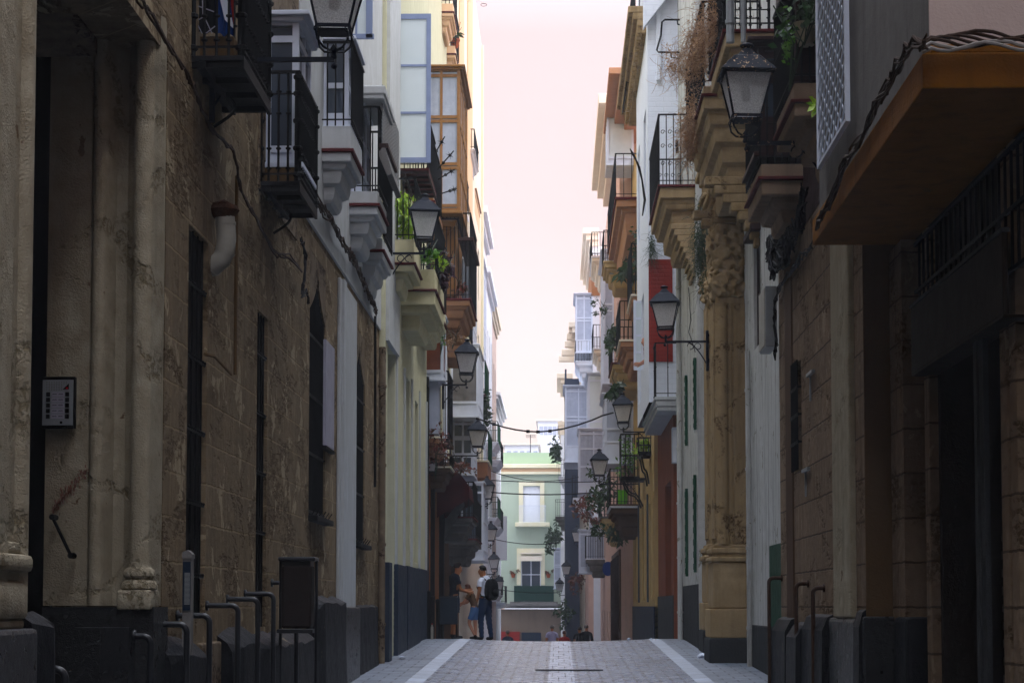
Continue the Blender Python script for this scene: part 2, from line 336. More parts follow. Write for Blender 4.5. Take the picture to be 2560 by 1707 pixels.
cam.rotation_euler = Euler((PI / 2 + PIT, 0, YAW))
sc.view_settings.view_transform = 'Standard'; sc.view_settings.look = 'None'; sc.view_settings.gamma = 1; sc.view_settings.exposure = .75
# ------------------------------------------------------------ ground
def strip(name, xa, xb, ya, yb, dz, mt, dish=True):
    mb = MB(); n = int((yb - ya) / 1.0) + 1; k = 10
    def zz(x, y): return gz(y) + dz - (.06 * max(0, 1 - (x / 2.2) ** 2) if dish else 0)
    for i in range(n):
        y0 = ya + (yb - ya) * i / n; y1 = ya + (yb - ya) * (i + 1) / n
        for j in range(k):
            a = xa + (xb - xa) * j / k; b = xa + (xb - xa) * (j + 1) / k
            mb.quad((a, y0, zz(a, y0)), (b, y0, zz(b, y0)), (b, y1, zz(b, y1)), (a, y1, zz(a, y1)))
    bm = bmesh.new()
    return struct(name, mb, mt)
m_sett = mat('granite_setts', 'a9b6cf', .28, 'sett', '525b6b', 5, 1.0, spec=.8, amt=.35, bw=.34, bh=.17, mortar='0b0d11', ms=.02, patch=('5d6779', 2.4, .56))
m_pave = mat('grey_paving_tiles', '8b96a9', .42, 'tile', '6a707a', 3, .6, spec=.5, amt=.5, bw=.4, bh=.4, mortar='3a3d42', ms=.024, patch=('565b64', 1.3, .6))
m_gran = mat('pale_granite', 'bac5d8', .42, 'tile', '989fab', 6, .4, spec=.4, amt=.5, bw=5, bh=.9, mortar='4c4f55', ms=.03)
m_drain = mat('centre_gutter_stone', 'b9c5da', .28, 'tile', '7f8a9e', 5, .6, spec=.6, amt=.5, bw=.2, bh=1.1, mortar='69717f', ms=.012)
mb = MB()
for i in range(60):
    y0 = -200 + i * 10; y1 = y0 + 10
    for a, b in ((-250, -8), (-8, 8), (8, 250)):
        mb.quad((a, y0, gz(y0) - .16), (b, y0, gz(y0) - .16), (b, y1, gz(y1) - .16), (a, y1, gz(y1) - .16))
struct('ground', mb, m_pave)
m_near = mat('low_bounce_dark_paving', '4a4d52', .6, 'tile', '34363a', 6, .5, spec=.2, amt=.5, bw=.4, bh=.4, mortar='1f2023')  # dark paving added out of view to cut bounce light onto the ledge underside
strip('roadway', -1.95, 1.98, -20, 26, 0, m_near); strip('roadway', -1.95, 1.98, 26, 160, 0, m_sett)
strip('gutter', -.16, .24, -20, 160, .004, m_drain)
strip('kerb_strip', -2.2, -1.95, -20, 160, .004, m_gran); strip('kerb_strip', 1.98, 2.22, -20, 160, .004, m_gran)
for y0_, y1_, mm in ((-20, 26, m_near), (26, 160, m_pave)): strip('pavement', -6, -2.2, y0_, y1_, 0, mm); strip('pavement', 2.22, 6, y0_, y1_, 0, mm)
# ------------------------------------------------------------ building helpers
def house(name, label, side, Y0, Y1): return thing(name, label, 'building', (side * 3.2, (Y0 + Y1) / 2, gz((Y0 + Y1) / 2)))
def wall(parent, mt, xw, Y0, Y1, z0, z1, holes=(), depth=.28, thick=7, name='wall', backmat=None, ends=True, nostreet=False):
    """street wall in plane x=xw with real openings, plus its end walls and top."""
    s = 1 if xw > 0 else -1
    if name == 'wall' and abs(xw) < 1.2: s = 1
    mb = MB(); ys = sorted({Y0, Y1, *[h[0] for h in holes], *[h[1] for h in holes]}); zs = sorted({z0, z1, *[h[2] for h in holes], *[h[3] for h in holes]})
    ys = [y for y in ys if Y0 <= y <= Y1]; zs = [z for z in zs if z0 <= z <= z1]
    for a, b in zip(ys, ys[1:]):
        for c, d in zip(zs, zs[1:]):
            m_, n_ = (a + b) / 2, (c + d) / 2
            if any(h[0] < m_ < h[1] and h[2] < n_ < h[3] for h in holes): continue
            mb.quad((xw, a, c), (xw, b, c), (xw, b, d), (xw, a, d))
    xi = xw + s * depth
    for h in holes:
        a, b, c, d = h[:4]
        a = max(a, Y0); b = min(b, Y1); c = max(c, z0); d = min(d, z1)
        dd = h[4] if len(h) > 4 else depth; xi = xw + s * dd
        mb.quad((xw, a, c), (xi, a, c), (xi, a, d), (xw, a, d)); mb.quad((xw, b, c), (xi, b, c), (xi, b, d), (xw, b, d))
        mb.quad((xw, a, c), (xw, b, c), (xi, b, c), (xi, a, c)); mb.quad((xw, a, d), (xw, b, d), (xi, b, d), (xi, a, d))
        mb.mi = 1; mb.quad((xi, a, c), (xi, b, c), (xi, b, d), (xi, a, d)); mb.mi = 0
    xb = xw + s * thick
    if ends:
        mb.quad((xw, Y0, z0), (xb, Y0, z0), (xb, Y0, z1), (xw, Y0, z1)); mb.quad((xw, Y1, z0), (xb, Y1, z0), (xb, Y1, z1), (xw, Y1, z1))
        mb.quad((xw, Y0, z1), (xb, Y0, z1), (xb, Y1, z1), (xw, Y1, z1)); mb.quad((xb, Y0, z0), (xb, Y1, z0), (xb, Y1, z1), (xb, Y0, z1))
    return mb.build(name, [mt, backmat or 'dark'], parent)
def win(parent, xw, a, b, c, d, frame='white_frame', glass='glass', dep=.12, cols=2, rows=3, fw=.06, name='window', label=None):
    s = 1 if xw > 0 else -1; x0 = xw + s * dep; x1 = x0 + s * .05; mb = MB()
    mb.box(x0, x1, a, a + fw, c, d); mb.box(x0, x1, b - fw, b, c, d); mb.box(x0, x1, a + fw, b - fw, c, c + fw); mb.box(x0, x1, a + fw, b - fw, d - fw, d)
    for k in range(1, cols): y = a + (b - a) * k / cols; mb.box(x0 + s * .004, x1 - s * .004, y - fw * .4, y + fw * .4, c + fw, d - fw)
    for k in range(1, rows): z = c + (d - c) * k / rows; mb.box(x0 + s * .008, x1 - s * .008, a + fw, b - fw, z - fw * .3, z + fw * .3)
    f = mb.build(name, frame, parent)
    if label: f['label'] = label
    g = MB(); g.box(x0 + s * .02, x0 + s * .03, a + fw * .5, b - fw * .5, c + fw * .5, d - fw * .5); g.build('pane', glass, f)
    return f
def grille(parent, xw, a, b, c, d, out=.06, nb=None, cross=(.25, .5, .75), knob=False, r=.012, label=None):
    s = 1 if xw > 0 else -1; x = xw - s * out; mb = MB(); nb = nb or max(3, int((b - a) / .13))
    for k in range(nb): y = a + (b - a) * (k + .5) / nb; mb.tube([(x, y, c), (x, y, d)], r, 5)
    for t in cross:
        z = c + (d - c) * t; mb.box(x - .008, x + .008, a - .02, b + .02, z - .02, z + .02)
        if knob:
            for k in range(nb * 2): mb.ball((x - s * .02, a + (b - a) * (k + .5) / nb / 2, z + .02), .022, 4)
        for y in (a - .01, b + .01): mb.box(x - .01, xw, y - .012, y + .012, z - .012, z + .012)
    o = mb.build('window_grille', 'iron', parent)
    return o
def railing(mb, xo, xw, Y0, Y1, z, H, style='plain', sp=.115, r=.009, front=True, far=True):
    s = 1 if xw > xo else -1; zt = z + H
    def bar(x, y, corner=False):
        rr = r * (2.6 if corner else 1)
        mb.tube([(x, y, z), (x, y, zt)], rr, 6 if corner else 5)
        if style == 'ornate':
            kz = (.06, .3, .55, .8, .95) if corner else (.12, .3, .62, .82)
            for t in kz:
                q = .028 if not corner else .052
                mb.lathe((x, y, z + H * t), [(rr, -q * .5), (q, -q * .25), (q, q * .25), (rr, q * .5)], 7)
        elif style == 'knob' and not corner: mb.ball((x, y, z + H * .55), .02, 5)
    segs = []
    if front: segs.append(((xo, Y0), (xw, Y0)))
    segs.append(((xo, Y0), (xo, Y1)))
    if far: segs.append(((xo, Y1), (xw, Y1)))
    for (xa, ya), (xb, yb) in segs:
        L_ = math.hypot(xb - xa, yb - ya); n = max(2, round(L_ / sp))
        for k in range(n + 1):
            t = k / n; x = xa + (xb - xa) * t; y = ya + (yb - ya) * t
            if k in (0, n) and style == 'ornate': bar(x, y, True)
            else: bar(x, y)
        t_ = .018
        for zz_, q in ((zt, .022), (z + .08, .013)):
            mb.box(min(xa, xb) - q, max(xa, xb) + q, min(ya, yb) - q, max(ya, yb) + q, zz_ - q * .6, zz_ + q * .6)
        if style == 'ornate': mb.box(min(xa, xb) - .01, max(xa, xb) + .01, min(ya, yb) - .01, max(ya, yb) + .01, z + H * .8 - .008, z + H * .8 + .008)
        if style == 'scroll':
            for k in range(n):
                t = (k + .5) / n; x = xa + (xb - xa) * t; y = ya + (yb - ya) * t; ux = (xb - xa) / L_; uy = (yb - ya) / L_
                for zc in (.3, .55, .75):
                    pts = []
                    for q in range(10): a_ = q / 9 * 2.1 * PI; rr = .048 * (1 - .6 * q / 9); pts.append((x + ux * rr * math.cos(a_), y + uy * rr * math.cos(a_), z + H * zc + rr * math.sin(a_)))
                    mb.tube(pts, .008, 4)
TIER = {'thin': [(0, .05)], 'mould': [(0, .03), (.05, .06), (.08, .10), (.16, .07), (.22, .12)], 'deep': [(0, .035), (.03, .10), (.08, .07), (.14, .16), (.22, .16)]}
def balcony(parent, xw, xo, Y0, Y1, z, mt='white_pl', tiers='mould', H=1.1, style='plain', cap='redline', block=0, scale=1, rail=True, sp=.115, label=None, railmat='iron', round_=False, front=True, r=.011):
    s = 1 if xw > xo else -1; mb = MB(); zz = z
    if block:
        mb.box(xo + s * .04, xw, Y0 + .04, Y1 - .04, zz, zz + block, .012)
    TT = TIER[tiers] if isinstance(tiers, str) else tiers; loft = []
    for k, (ins, h) in enumerate(TT):
        ins *= scale; h *= scale
        if k >= 2 and len(TT) > 3:
            loft += [(ins, zz - .0015), (ins + .004, zz - h * .45), (ins + .02 * scale, zz - h * .8)]; zz -= h
            if k == len(TT) - 1: loft.append((ins + .05 * scale, zz))
            continue
        mb.mi = 1 if (k == 0 and cap) else 0
        mb.box(xo + s * ins, xw, Y0 + ins, Y1 - ins, zz - h, zz - .0015, .018 if k else .008); zz -= h
    mb.mi = 0
    if loft:
        def ring(i, z_): return [(xw, Y0 + i, z_), (xo + s * i, Y0 + i, z_), (xo + s * i, Y1 - i, z_), (xw, Y1 - i, z_)]
        lim = min(abs(xw - xo), (Y1 - Y0) / 2) * .92; rs = [ring(min(i, lim), z_) for i, z_ in loft]
        for a_, b_ in zip(rs, rs[1:]):
            for q in range(3): mb.quad(a_[q], a_[q + 1], b_[q + 1], b_[q])
        mb.quad(*rs[0]); mb.quad(*rs[-1])
    if tiers == 'thin':
        for k in range(max(2, int((Y1 - Y0) / .35))):
            y = Y0 + .04 + (Y1 - Y0 - .08) * k / max(1, int((Y1 - Y0) / .35) - 1); mb.box(xo + s * .02, xw, y - .02, y + .02, zz - .05, zz)
        mb.box(xo, xo + s * .03, Y0, Y1, zz - .06, zz + .001); mb.box(xw - s * .12, xw - s * .08, Y0, Y1, zz - .065, zz - .001)
        sc_ = [(xw - s * .02, (Y0 + Y1) / 2 + .2, zz - .32)] + [(xw - s * (.05 + .16 * math.sin(a * .3)), (Y0 + Y1) / 2 + .2, zz - .3 + .03 * a) for a in range(9)]
        mb.tube(sc_, .015, 5)
    b = mb.build('balcony', [mt, cap or mt], parent)
    if label: b['label'] = label
    if rail:
        rb = MB(); railing(rb, xo + s * .03, xw, Y0 + .03, Y1 - .03, z + block, H, style, sp, r, front=front); rb.build('railing', railmat, b)
    return b
def bay(parent, xw, xo, Y0, Y1, z0, z1, mt='white_frame', glass='glass', rows=(0, .28, .62, 1), cols=1, cornice=.09, curtain=False, base=None, slabdrop=.18, label=None, solid_low=True):
    """glazed projecting bay; front faces the camera side, street side glazed too"""
    s = 1 if xw > xo else -1; mb = MB(); t = .07; g = MB(); cu = MB()
    H = z1 - z0; lo, hi = min(xo, xw), max(xo, xw)
    mb.box(lo, hi, Y0 + .1, Y1 - .1, z0, z0 + .05); mb.box(lo, hi, Y0, Y1, z1 - .08, z1)
    for x in (xo, ):
        for y in (Y0, Y1 - t): mb.box(x, x + s * t, y, y + t, z0, z1 - .08)
    mb.box(xw - s * t, xw, Y0, Y0 + t, z0, z1 - .08)
    nc = cols
    for k in range(1, nc):
        x = lo + (hi - lo) * k / nc; mb.box(x - .03, x + .03, Y0 + .002, Y0 + t - .002, z0, z1 - .08)
    for k, r_ in enumerate(rows):
        z = z0 + (H - .12) * r_; mb.box(lo + t, hi - t, Y0 + .003, Y0 + t - .003, z - .0, z + .07)
        mb.box(xo + s * .003, xo + s * (t - .003), Y0 + t, Y1 - t, z, z + .07)
    ny = max(1, round((Y1 - Y0) / .7))
    for k in range(1, ny): y = Y0 + (Y1 - Y0) * k / ny; mb.box(xo + s * .001, xo + s * (t - .001), y - .035, y + .035, z0, z1 - .08)
    zl = z0 + (H - .12) * rows[1] if solid_low and len(rows) > 2 else z0 + .05
    if zl > z0 + .06:
        mb.box(lo + t, hi - t, Y0 + .025, Y0 + .05, z0 + .02, zl); mb.box(xo + s * .025, xo + s * .05, Y0 + t, Y1 - t, z0 + .02, zl)
    g.box(lo + t, hi - t, Y0 + .03, Y0 + .036, zl + .02, z1 - .1); g.box(xo + s * .03, xo + s * .036, Y0 + t, Y1 - t, zl + .02, z1 - .1)
    c = cornice
    mb.box(xo - s * c, xw, Y0 - c, Y1 + c, z1, z1 + .05, .01); mb.box(xo - s * c * .5, xw, Y0 - c * .5, Y1 + c * .5, z1 - .05, z1 - .001, .01)
    mb.box(xo - s * c * .5, xw, Y0 - c * .5, Y1 + c * .5, z0 - .06, z0 - .001, .01)
    if base:
        mb.mi = 1; zz = z0 - .062
        for ins, h in ((.06, .12), (.16, .12), (.3, .14)): mb.box(xo + s * ins, xw, Y0 + ins * .6, Y1 - ins * .6, zz - h, zz, .02); zz -= h + .001
        mb.mi = 0
    b = mb.build('bay_window', [mt, base or mt], parent)
    if label: b['label'] = label
    g.build('pane', 'curtain' if curtain else glass, b); return b
def cornice(parent, xw, out, Y0, Y1, z, mt, tiers=4, h=.16, name='cornice', near=True, dent=False):
    s = 1 if xw > 0 else -1
    if abs(xw) < 1.2: s = 1
    mb = MB()
    for k in range(tiers):
        o = out * (k + 1) / tiers; mb.box(xw - s * o, xw + s * .3, Y0 - (o * .5 if near else 0), Y1 + o * .3, z + k * h, z + (k + 1) * h - .002, .02)
    if dent:
        n = int((Y1 - Y0) / .25)
        for k in range(n): y = Y0 + (k + .5) * (Y1 - Y0) / n; mb.box(xw - s * out * .48, xw, y - .06, y + .06, z + h * .15, z + h * 1.2)
    return mb.build(name, mt, parent)
def drainpipe(parent, x, y, z0, z1, r=.045, mt='galv', name='drainpipe', bands=4):
    mb = MB(); mb.tube([(x, y, z0), (x, y, z1)], r, 10)
    for k in range(bands): z = z0 + (z1 - z0) * (k + .5) / bands; mb.tube([(x, y, z - .025), (x, y, z + .025)], r * 1.25, 10)
    return mb.build(name, mt, parent, smooth=True)
# ============================================================ LEFT SIDE
# ---- LA stone building with portal
xa = -3.1
LA = house('stone_building', 'dark oyster-stone building with a moulded portal and barred windows, nearest on the left', -1, -18, 34.15)
w1 = (YX(468, xa), YX(517, xa), -.10, 3.2); w2 = (YX(642, xa), YX(668, xa), -.22, 3.05)
w3 = (YX(773, xa), YX(813, xa), 1.12, 4.45); w4 = (YX(884, xa), YX(912, xa), .95, 4.25)
door = (11.5, 15.5, gz(12) - .2, 4.35, 1.3)
wall(LA, 'stone', xa, -18, 34.15, gz(-18) - .5, 19.5, [w1 + (.05,), w2 + (.05,), w3 + (.07,), w4 + (.07,), door])
def mblock(par, prof, z0, z1, mt, name, lab=None):
    mb = MB(); mb.prism(prof, z0, z1); o = mb.build(name, mt, par, smooth=True)
    if lab: o['label'] = lab
    return o
# far jamb of the portal, facing the camera: plan profile (x, y) with ridge, hollow and half column
def arc(cx, cy, r, a0, a1, n=8): return [(cx + r * math.cos(math.radians(a0 + (a1 - a0) * k / n)), cy + r * math.sin(math.radians(a0 + (a1 - a0) * k / n))) for k in range(n + 1)]
zb = gz(15) - .1
JX = lambda u: X(u, 15.05, 1000)
prof = [(JX(114), 15.6), (JX(114), 15.06), (JX(221), 15.04)] + arc(JX(243), 15.05, .055, 180, 345, 6) + [(JX(266), 15.12), (JX(275), 15.2), (JX(300), 15.24), (JX(318), 15.2), (JX(323), 15.12)] + arc(JX(350), 15.1, .078, 185, 385, 10) + [(-3.08, 15.3), (-3.12, 15.6)]
mblock(LA, prof, 0.0, 4.6, 'lime', 'door_jamb')
mb = MB(); mb.prism([(JX(114), 15.6), (JX(114), 15.03), (JX(260), 14.99), (-3.06, 15.0), (-3.05, 15.5), (-3.12, 15.6)], zb, -.01); mb.build('door_plinth', 'black_paint', LA)
mb = MB()
mb.lathe((JX(350), 15.1, 0), [(.078, .40), (.08, .33), (.088, .29), (.11, .275), (.122, .25), (.12, .225), (.105, .21), (.103, .195), (.125, .185), (.14, .155), (.14, .13), (.12, .115)], 20)
mb.box(JX(304), JX(390), 14.95, 15.28, -.03, .118, .02); mb.build('column_base', 'lime', LA, smooth=True)
# near jamb column
prof = [(-4.4, 11.5), (-3.3, 11.5)] + arc(-3.15, 11.33, .11, 60, -60, 8) + [(-3.1, 11.1), (-3.06, 11.0), (-3.05, 10.6), (-3.6, 10.6)]
mblock(LA, prof, .1, 4.8, 'lime', 'door_jamb')
mb = MB()
for k, (o, h) in enumerate(((.08, .07), (.12, .10), (.07, .05), (.10, .22), (.08, .05))):
    z1 = .36 - sum(q[1] for q in ((.08, .07), (.12, .10), (.07, .05), (.10, .22), (.08, .05))[:k]); mb.box(-3.35, -3.14 + o, 10.6, 11.28 + o, z1 - h, z1, .035)
mb.build('column_base', 'lime', LA, smooth=True)
mb = MB(); mb.box(-3.35, -3.0, 10.3, 11.45, zb - .2, -.13, .03); mb.build('door_plinth', 'black_paint', LA)
mb = MB(); mb.box(-4.39, JX(112), 15.3, 15.36, zb, 4.3); mb.box(-4.39, -4.33, 11.5, 15.3, zb, 4.3); d_ = mb.build('street_door', 'dark', LA)  # near-black panel beside the jamb stands in for the shade deep in the doorway
mb = MB(); mb.prism([(11.5, 4.2), (11.9, 4.35), (13.4, 4.45), (14.8, 4.3), (15.02, 4.22), (15.02, 4.9), (11.5, 4.9)], -4.3, JX(235), 'x')
mb.build('door_lintel', 'lime2', LA)
# recessed pilasters on stone wall
mb = MB(); mb.box(xa, xa + .05, 27.65, 29.9, -.5 + .4, 4.6, .015); mb.box(xa, xa + .09, 27.8, 28.1, 0, 4.6, .01); mb.build('pilaster', 'white_pl', LA)
mb = MB(); mb.box(xa - .02, xa + .12, 27.55, 29.95, gz(28) - .2, -.02, .03); mb.build('plinth', 'black_paint', LA)
for ww, nm in ((w1, 0), (w2, 0)):
    g = MB(); s = -1; a, b, c, d = ww
    mb = MB()
    for t in (.12, .37, .62, .87): 
        y = a + (b - a) * t; mb.tube([(xa - .03, y, c), (xa - .03, y, d)], .01, 5)
    for k in range(5):
        z = c + .35 + k * .62; mb.box(xa - .03, xa - .012, a, b, z - .01, z + .01)
        for q in range(9): mb.ball((xa - .012, a + (b - a) * (q + .5) / 9, z + .015), .014, 5)
    mb.build('window_grille', 'iron', LA)
for ww in (w3, w4):
    a, b, c, d = ww; mb = MB()
    for side_ in (0, 1):   # pointed arch head
        pts = [(a if side_ == 0 else b, d)] + [((a + (b - a) * .5 * math.sin(t * PI / 2 / 6)) if side_ == 0 else (b - (b - a) * .5 * math.sin(t * PI / 2 / 6)), d - .75 * (1 - t / 6) ** .7) for t in range(7)]
        mb.prism(pts, xa - .068, xa - .002, 'x')
    mb.build('arch_head', 'lime2', LA)
    mb = MB(); mb.box(xa - .069, xa - .045, a, b, c, d - .02); mb.mi = 0; g_ = mb.build('window', 'glass_dark', LA)
    grille(LA, xa, a, b, c, d - .4, out=-.025, cross=(.02, .27, .52, .78))
    mb = MB(); mb.box(xa - .02, xa + .12, a - .03, b + .03, c - .07, c, .01)
    for k in range(6): mb.tube([(xa + .04, a + (b - a) * k / 5, c), (xa + .1, a + (b - a) * k / 5, c + .09)], .008, 4)
    mb.build('window_sill', 'iron', LA)
# plinth guards: rough chamfered blocks
def guard(y0, y1, zt, out, z0, slope=.16, jit=.03):
    mb = MB(); n = max(2, int((y1 - y0) / .3)); rows = []
    for k in range(n + 1):
        y = y0 + (y1 - y0) * k / n; j = R.uniform(-jit, jit); e = .06 if k in (0, n) else 0
        rows.append([(xa - .01, y, zt + slope + j - e), (xa + out * .45, y, zt + slope * .55 + j - e), (xa + out - e, y, zt + j - e), (xa + out + R.uniform(-.01, .02) - e, y, zt - .5), (xa + out + .03 - e, y, z0)])
    for p, q in zip(rows, rows[1:]):
        for i in range(4): mb.quad(p[i], q[i], q[i + 1], p[i + 1])
    for r_ in (rows[0], rows[-1]): mb.quad(*r_, (xa - .01, r_[0][1], z0))
    return mb.build('plinth_guard', 'grey_guard', LA)
guard(15.4, 17.0, -.40, .16, gz(15) - .2); guard(18.05, 19.6, -.36, .2, gz(18) - .2); guard(19.65, 24.3, -.42, .2, gz(18) - .2)
guard(24.4, 27.5, .02, .2, gz(24) - .2, .1); guard(30.0, 33.6, -.02, .08, gz(30) - .2, .04, .01)
mb = MB(); mb.box(xa - .01, xa + .05, 17.05, 18.0, gz(17) - .2, -.32, .02); mb.build('plinth_patch', 'lime2', LA)
guard(11.46, 11.98, -.10, .12, gz(12) - .2, .1)
mb = MB(); mb.prism([(JX(232), 14.55), (JX(300), 14.5), (JX(350), 14.75), (JX(350), 14.96), (JX(225), 14.96)], zb, -.16); mb.build('corner_guard', 'black_paint', LA)
# upper storey in white behind the balconies
mb = MB(); mb.box(xa - .1, xa + .035, 23.2, 34.13, 4.75, 19.3); mb.build('upper_wall', 'white_pl', LA)
mb = MB(); mb.box(xa - .1, xa + .02, 20.25, 23.2, 4.3, 13.3); mb.build('upper_wall', 'lime2', LA)
bal1 = balcony(LA, xa, X(610, 16.5, 136), 16.5, 18.1, Z(136, 16.5, 610), 'darkwood', 'thin', H=1.15, style='ornate', cap='iron', label='black slab balcony with ribbed underside and beaded rails, nearest on the left', sp=.13, r=.011) if False else None
def bal(parent, xw, Y0, Y1, uo, vt, **k):
    return balcony(parent, xw, X(uo, Y0, vt), Y0, Y1, Z(vt, Y0, uo), **k)
bal(LA, xa, 16.5, 18.1, 610, 138, mt='iron', tiers='thin', H=1.15, style='ornate', cap='iron', sp=.1, r=.013)
mb = MB(); mb.box(xa, X(584, 16.9, 100), 16.9, 18.0, Z(136, 16.9), Z(86, 16.9)); mb.build('balcony_threshold', 'olive', LA)
bal(LA, xa, 20.3, 21.8, 750, 452, mt='iron', tiers='thin', H=1.15, style='ornate', cap='iron', sp=.1, r=.014)
mb = MB(); mb.box(xa, X(737, 20.6, 440), 20.6, 21.7, Z(452, 20.4), Z(404, 20.6)); mb.build('balcony_threshold', 'olive', LA)
bay(LA, xa, X(742, 20.65), 20.65, 21.7, Z(404, 20.65), Z(40, 20.65), 'white_frame', 'glass', rows=(0, .08, .9), cols=1, cornice=.12)
def cierro(Y0, Y1, uo, vt, vb, **k): pass
bal(LA, xa, 25.4, 26.9, 884, 370, mt='white_pl', tiers='deep', H=1.1, cap='redline', block=.30, scale=1.25)
bay(LA, xa, X(868, 25.6), 25.6, 26.7, Z(312, 25.6), Z(100, 25.6), 'white_frame', 'glass', rows=(0, .1, .5), cornice=.1)
bal(LA, xa, 28.8, 30.4, 950, 507, mt='white_pl', tiers='deep', H=1.25, cap='redline', block=.18, scale=1.25)
bay(LA, xa, X(905, 29), 29.0, 30.2, Z(478, 29), Z(255, 29), 'white_frame', 'glass', rows=(0, .2, .6), cornice=.07)
mb = MB(); z_ = Z(232, 28.8); mb.box(X(899, 28.8), X(962, 28.8), 28.7, 30.5, z_ - .03, z_ + .1, .02); mb.box(X(880, 28.8), X(958, 28.8), 28.72, 30.4, z_ - .09, z_ - .031, .01); mb.build('bay_roof', 'white_pl', LA)
bal(LA, xa, 30.1 + .6, 32.4, 962, 622, mt='white_pl', tiers='deep', H=1.1, cap='redline', block=.18, scale=1.15)
drainpipe(LA, -3.0, 33.7, gz(33), 4.4, .06, 'lime2')
mb = MB(); mb.tube([onx(938, 790, -2.95), onx(938, 1000, -2.95), (-2.95, onx(938, 1000, -2.95).y, 1.9)], .022, 6); mb.build('cable_conduit', 'iron', LA)
# conduit and brackets on near wall
mb = MB(); p = onx(592, 440, -3.06); q = onx(586, 935, -3.06); mb.tube([p, (p.x, p.y, q.z)], .018, 6)
q1 = onx(512, 885, -3.04); q2 = onx(535, 890, -3.0); q3 = onx(578, 936, -3.04); mb.tube([q1, q2, q3], .014, 5); mb.build('wall_conduit', 'olive', LA)
# ---- LB cream building with blue plinth
xb_ = -3.0
LB = house('cream_building', 'pale cream building with slate-blue plinth and rounded balcony slabs on the left', -1, 34.15, 45)
hb = [(34.7, 36.3, gz(35), Z(880, 36), .35), (38.6, 39.9, 0.55, Z(940, 39), .25), (41.4, 42.3, .9, Z(1000, 41.5), .25)]
wall(LB, 'cream', xb_, 34.15, 45, gz(34) - .4, 17.5, hb)
for a, b, c, d, e in hb[1:]: win(LB, xb_, a, b, c, d, 'grey_frame', 'glass_dark', dep=.15)
mb = MB(); mb.box(xb_ - .33, xb_ - .26, 34.7, 36.3, gz(35), Z(900, 36)); mb.build('street_door', 'grey_frame', LB)
for a, b, o in ((34.1, 34.7, .1), (36.3, 38.5, .07), (38.5, 42, .09), (42, 45, .06)):
    mb = MB(); mb.box(xb_ - .02, xb_ + o, a, b - .01, gz(34) - .4, Z(1410, 36) + .02 * (a - 34) * .3, .01); mb.build('plinth', 'bluegrey', LB)
mb = MB()
for y in (36.4, 38.3, 40.2, 42.5, 44.7): mb.box(xb_, xb_ + .035, y, y + .22, .6, 4.6)
mb.build('pilaster', 'white_pl', LB)
bal(LB, xb_, 35.4, 37.2, 1040, 655, mt='cream_slab', tiers=[(0, .04), (.04, .12), (.16, .1), (.26, .22)], cap='redline', block=.42, H=1.1)
bal(LB, xb_, 37.5, 40.6, 1092, 722, mt='cream_slab', tiers=[(0, .04), (.04, .26), (.14, .16), (.34, .28)], cap='redline', block=.38, H=1.1, style='plain')
bal(LB, xb_, 41.5, 44.6, 1098, 770, mt='cream_slab', tiers='deep', cap='redline', block=.3, H=1.1)
# second-floor balcony behind casement
bal(LB, xb_, 36.9, 39.2, 1072, 420, mt='darkwood', tiers='thin', cap='redline', block=0, H=1.0)
bal(LB, xb_, 40.5, 43.2, 1088, 500, mt='wood', tiers='thin', cap='redline', block=.1, H=1.05)
# open casement leaf, perpendicular to the wall
mb = MB(); Yc = 36.72; xA, xB = X(990, Yc, 200), X(1077, Yc, 200); zA, zB = Z(407, Yc, 1030), Z(35, Yc, 1030); t = .07
mb.box(xA, xA + t, Yc, Yc + .045, zA, zB); mb.box(xB - t * 1.2, xB, Yc, Yc + .045, zA, zB); mb.box(xA + t, xB - t * 1.2, Yc, Yc + .045, zA, zA + .1); mb.box(xA + t, xB - t * 1.2, Yc, Yc + .045, zB - .1, zB)
for v in (164, 282): z_ = Z(v, Yc, 1030); mb.box(xA + t, xB - t, Yc + .003, Yc + .042, z_ - .022, z_ + .022)
cas = mb.build('open_casement', 'grey_frame', LB); mb = MB(); mb.box(xA + t * .5, xB - t * .5, Yc + .018, Yc + .026, zA + .05, zB - .05); mb.build('pane', 'glass_sky', cas)
mb = MB(); mb.box(xb_ - .02, xb_ + .06, 34.3, 36.6, 4.6, 17.4); mb.build('corner_pilaster', 'white_pl', LB)
mb = MB(); Yq = 28.3; mb.box(X(915, Yq, 60), X(931, Yq, 60), Yq, Yq + .05, Z(95, Yq, 920), Z(-60, Yq, 920)); mb.box(X(855, Yq, 60), X(931, Yq), Yq, Yq + .05, Z(97, Yq, 920), Z(85, Yq, 920)); mb.box(X(888, Yq, 60), X(893, Yq, 60), Yq, Yq + .05, Z(85, Yq, 920), Z(-60, Yq, 920))
cs2 = mb.build('open_casement', 'grey_frame', LA); mb = MB(); mb.box(X(893, Yq, 60), X(915, Yq, 60), Yq + .02, Yq + .03, Z(86, Yq, 900), Z(-58, Yq, 900)); mb.build('pane', 'glass_sky', cs2)
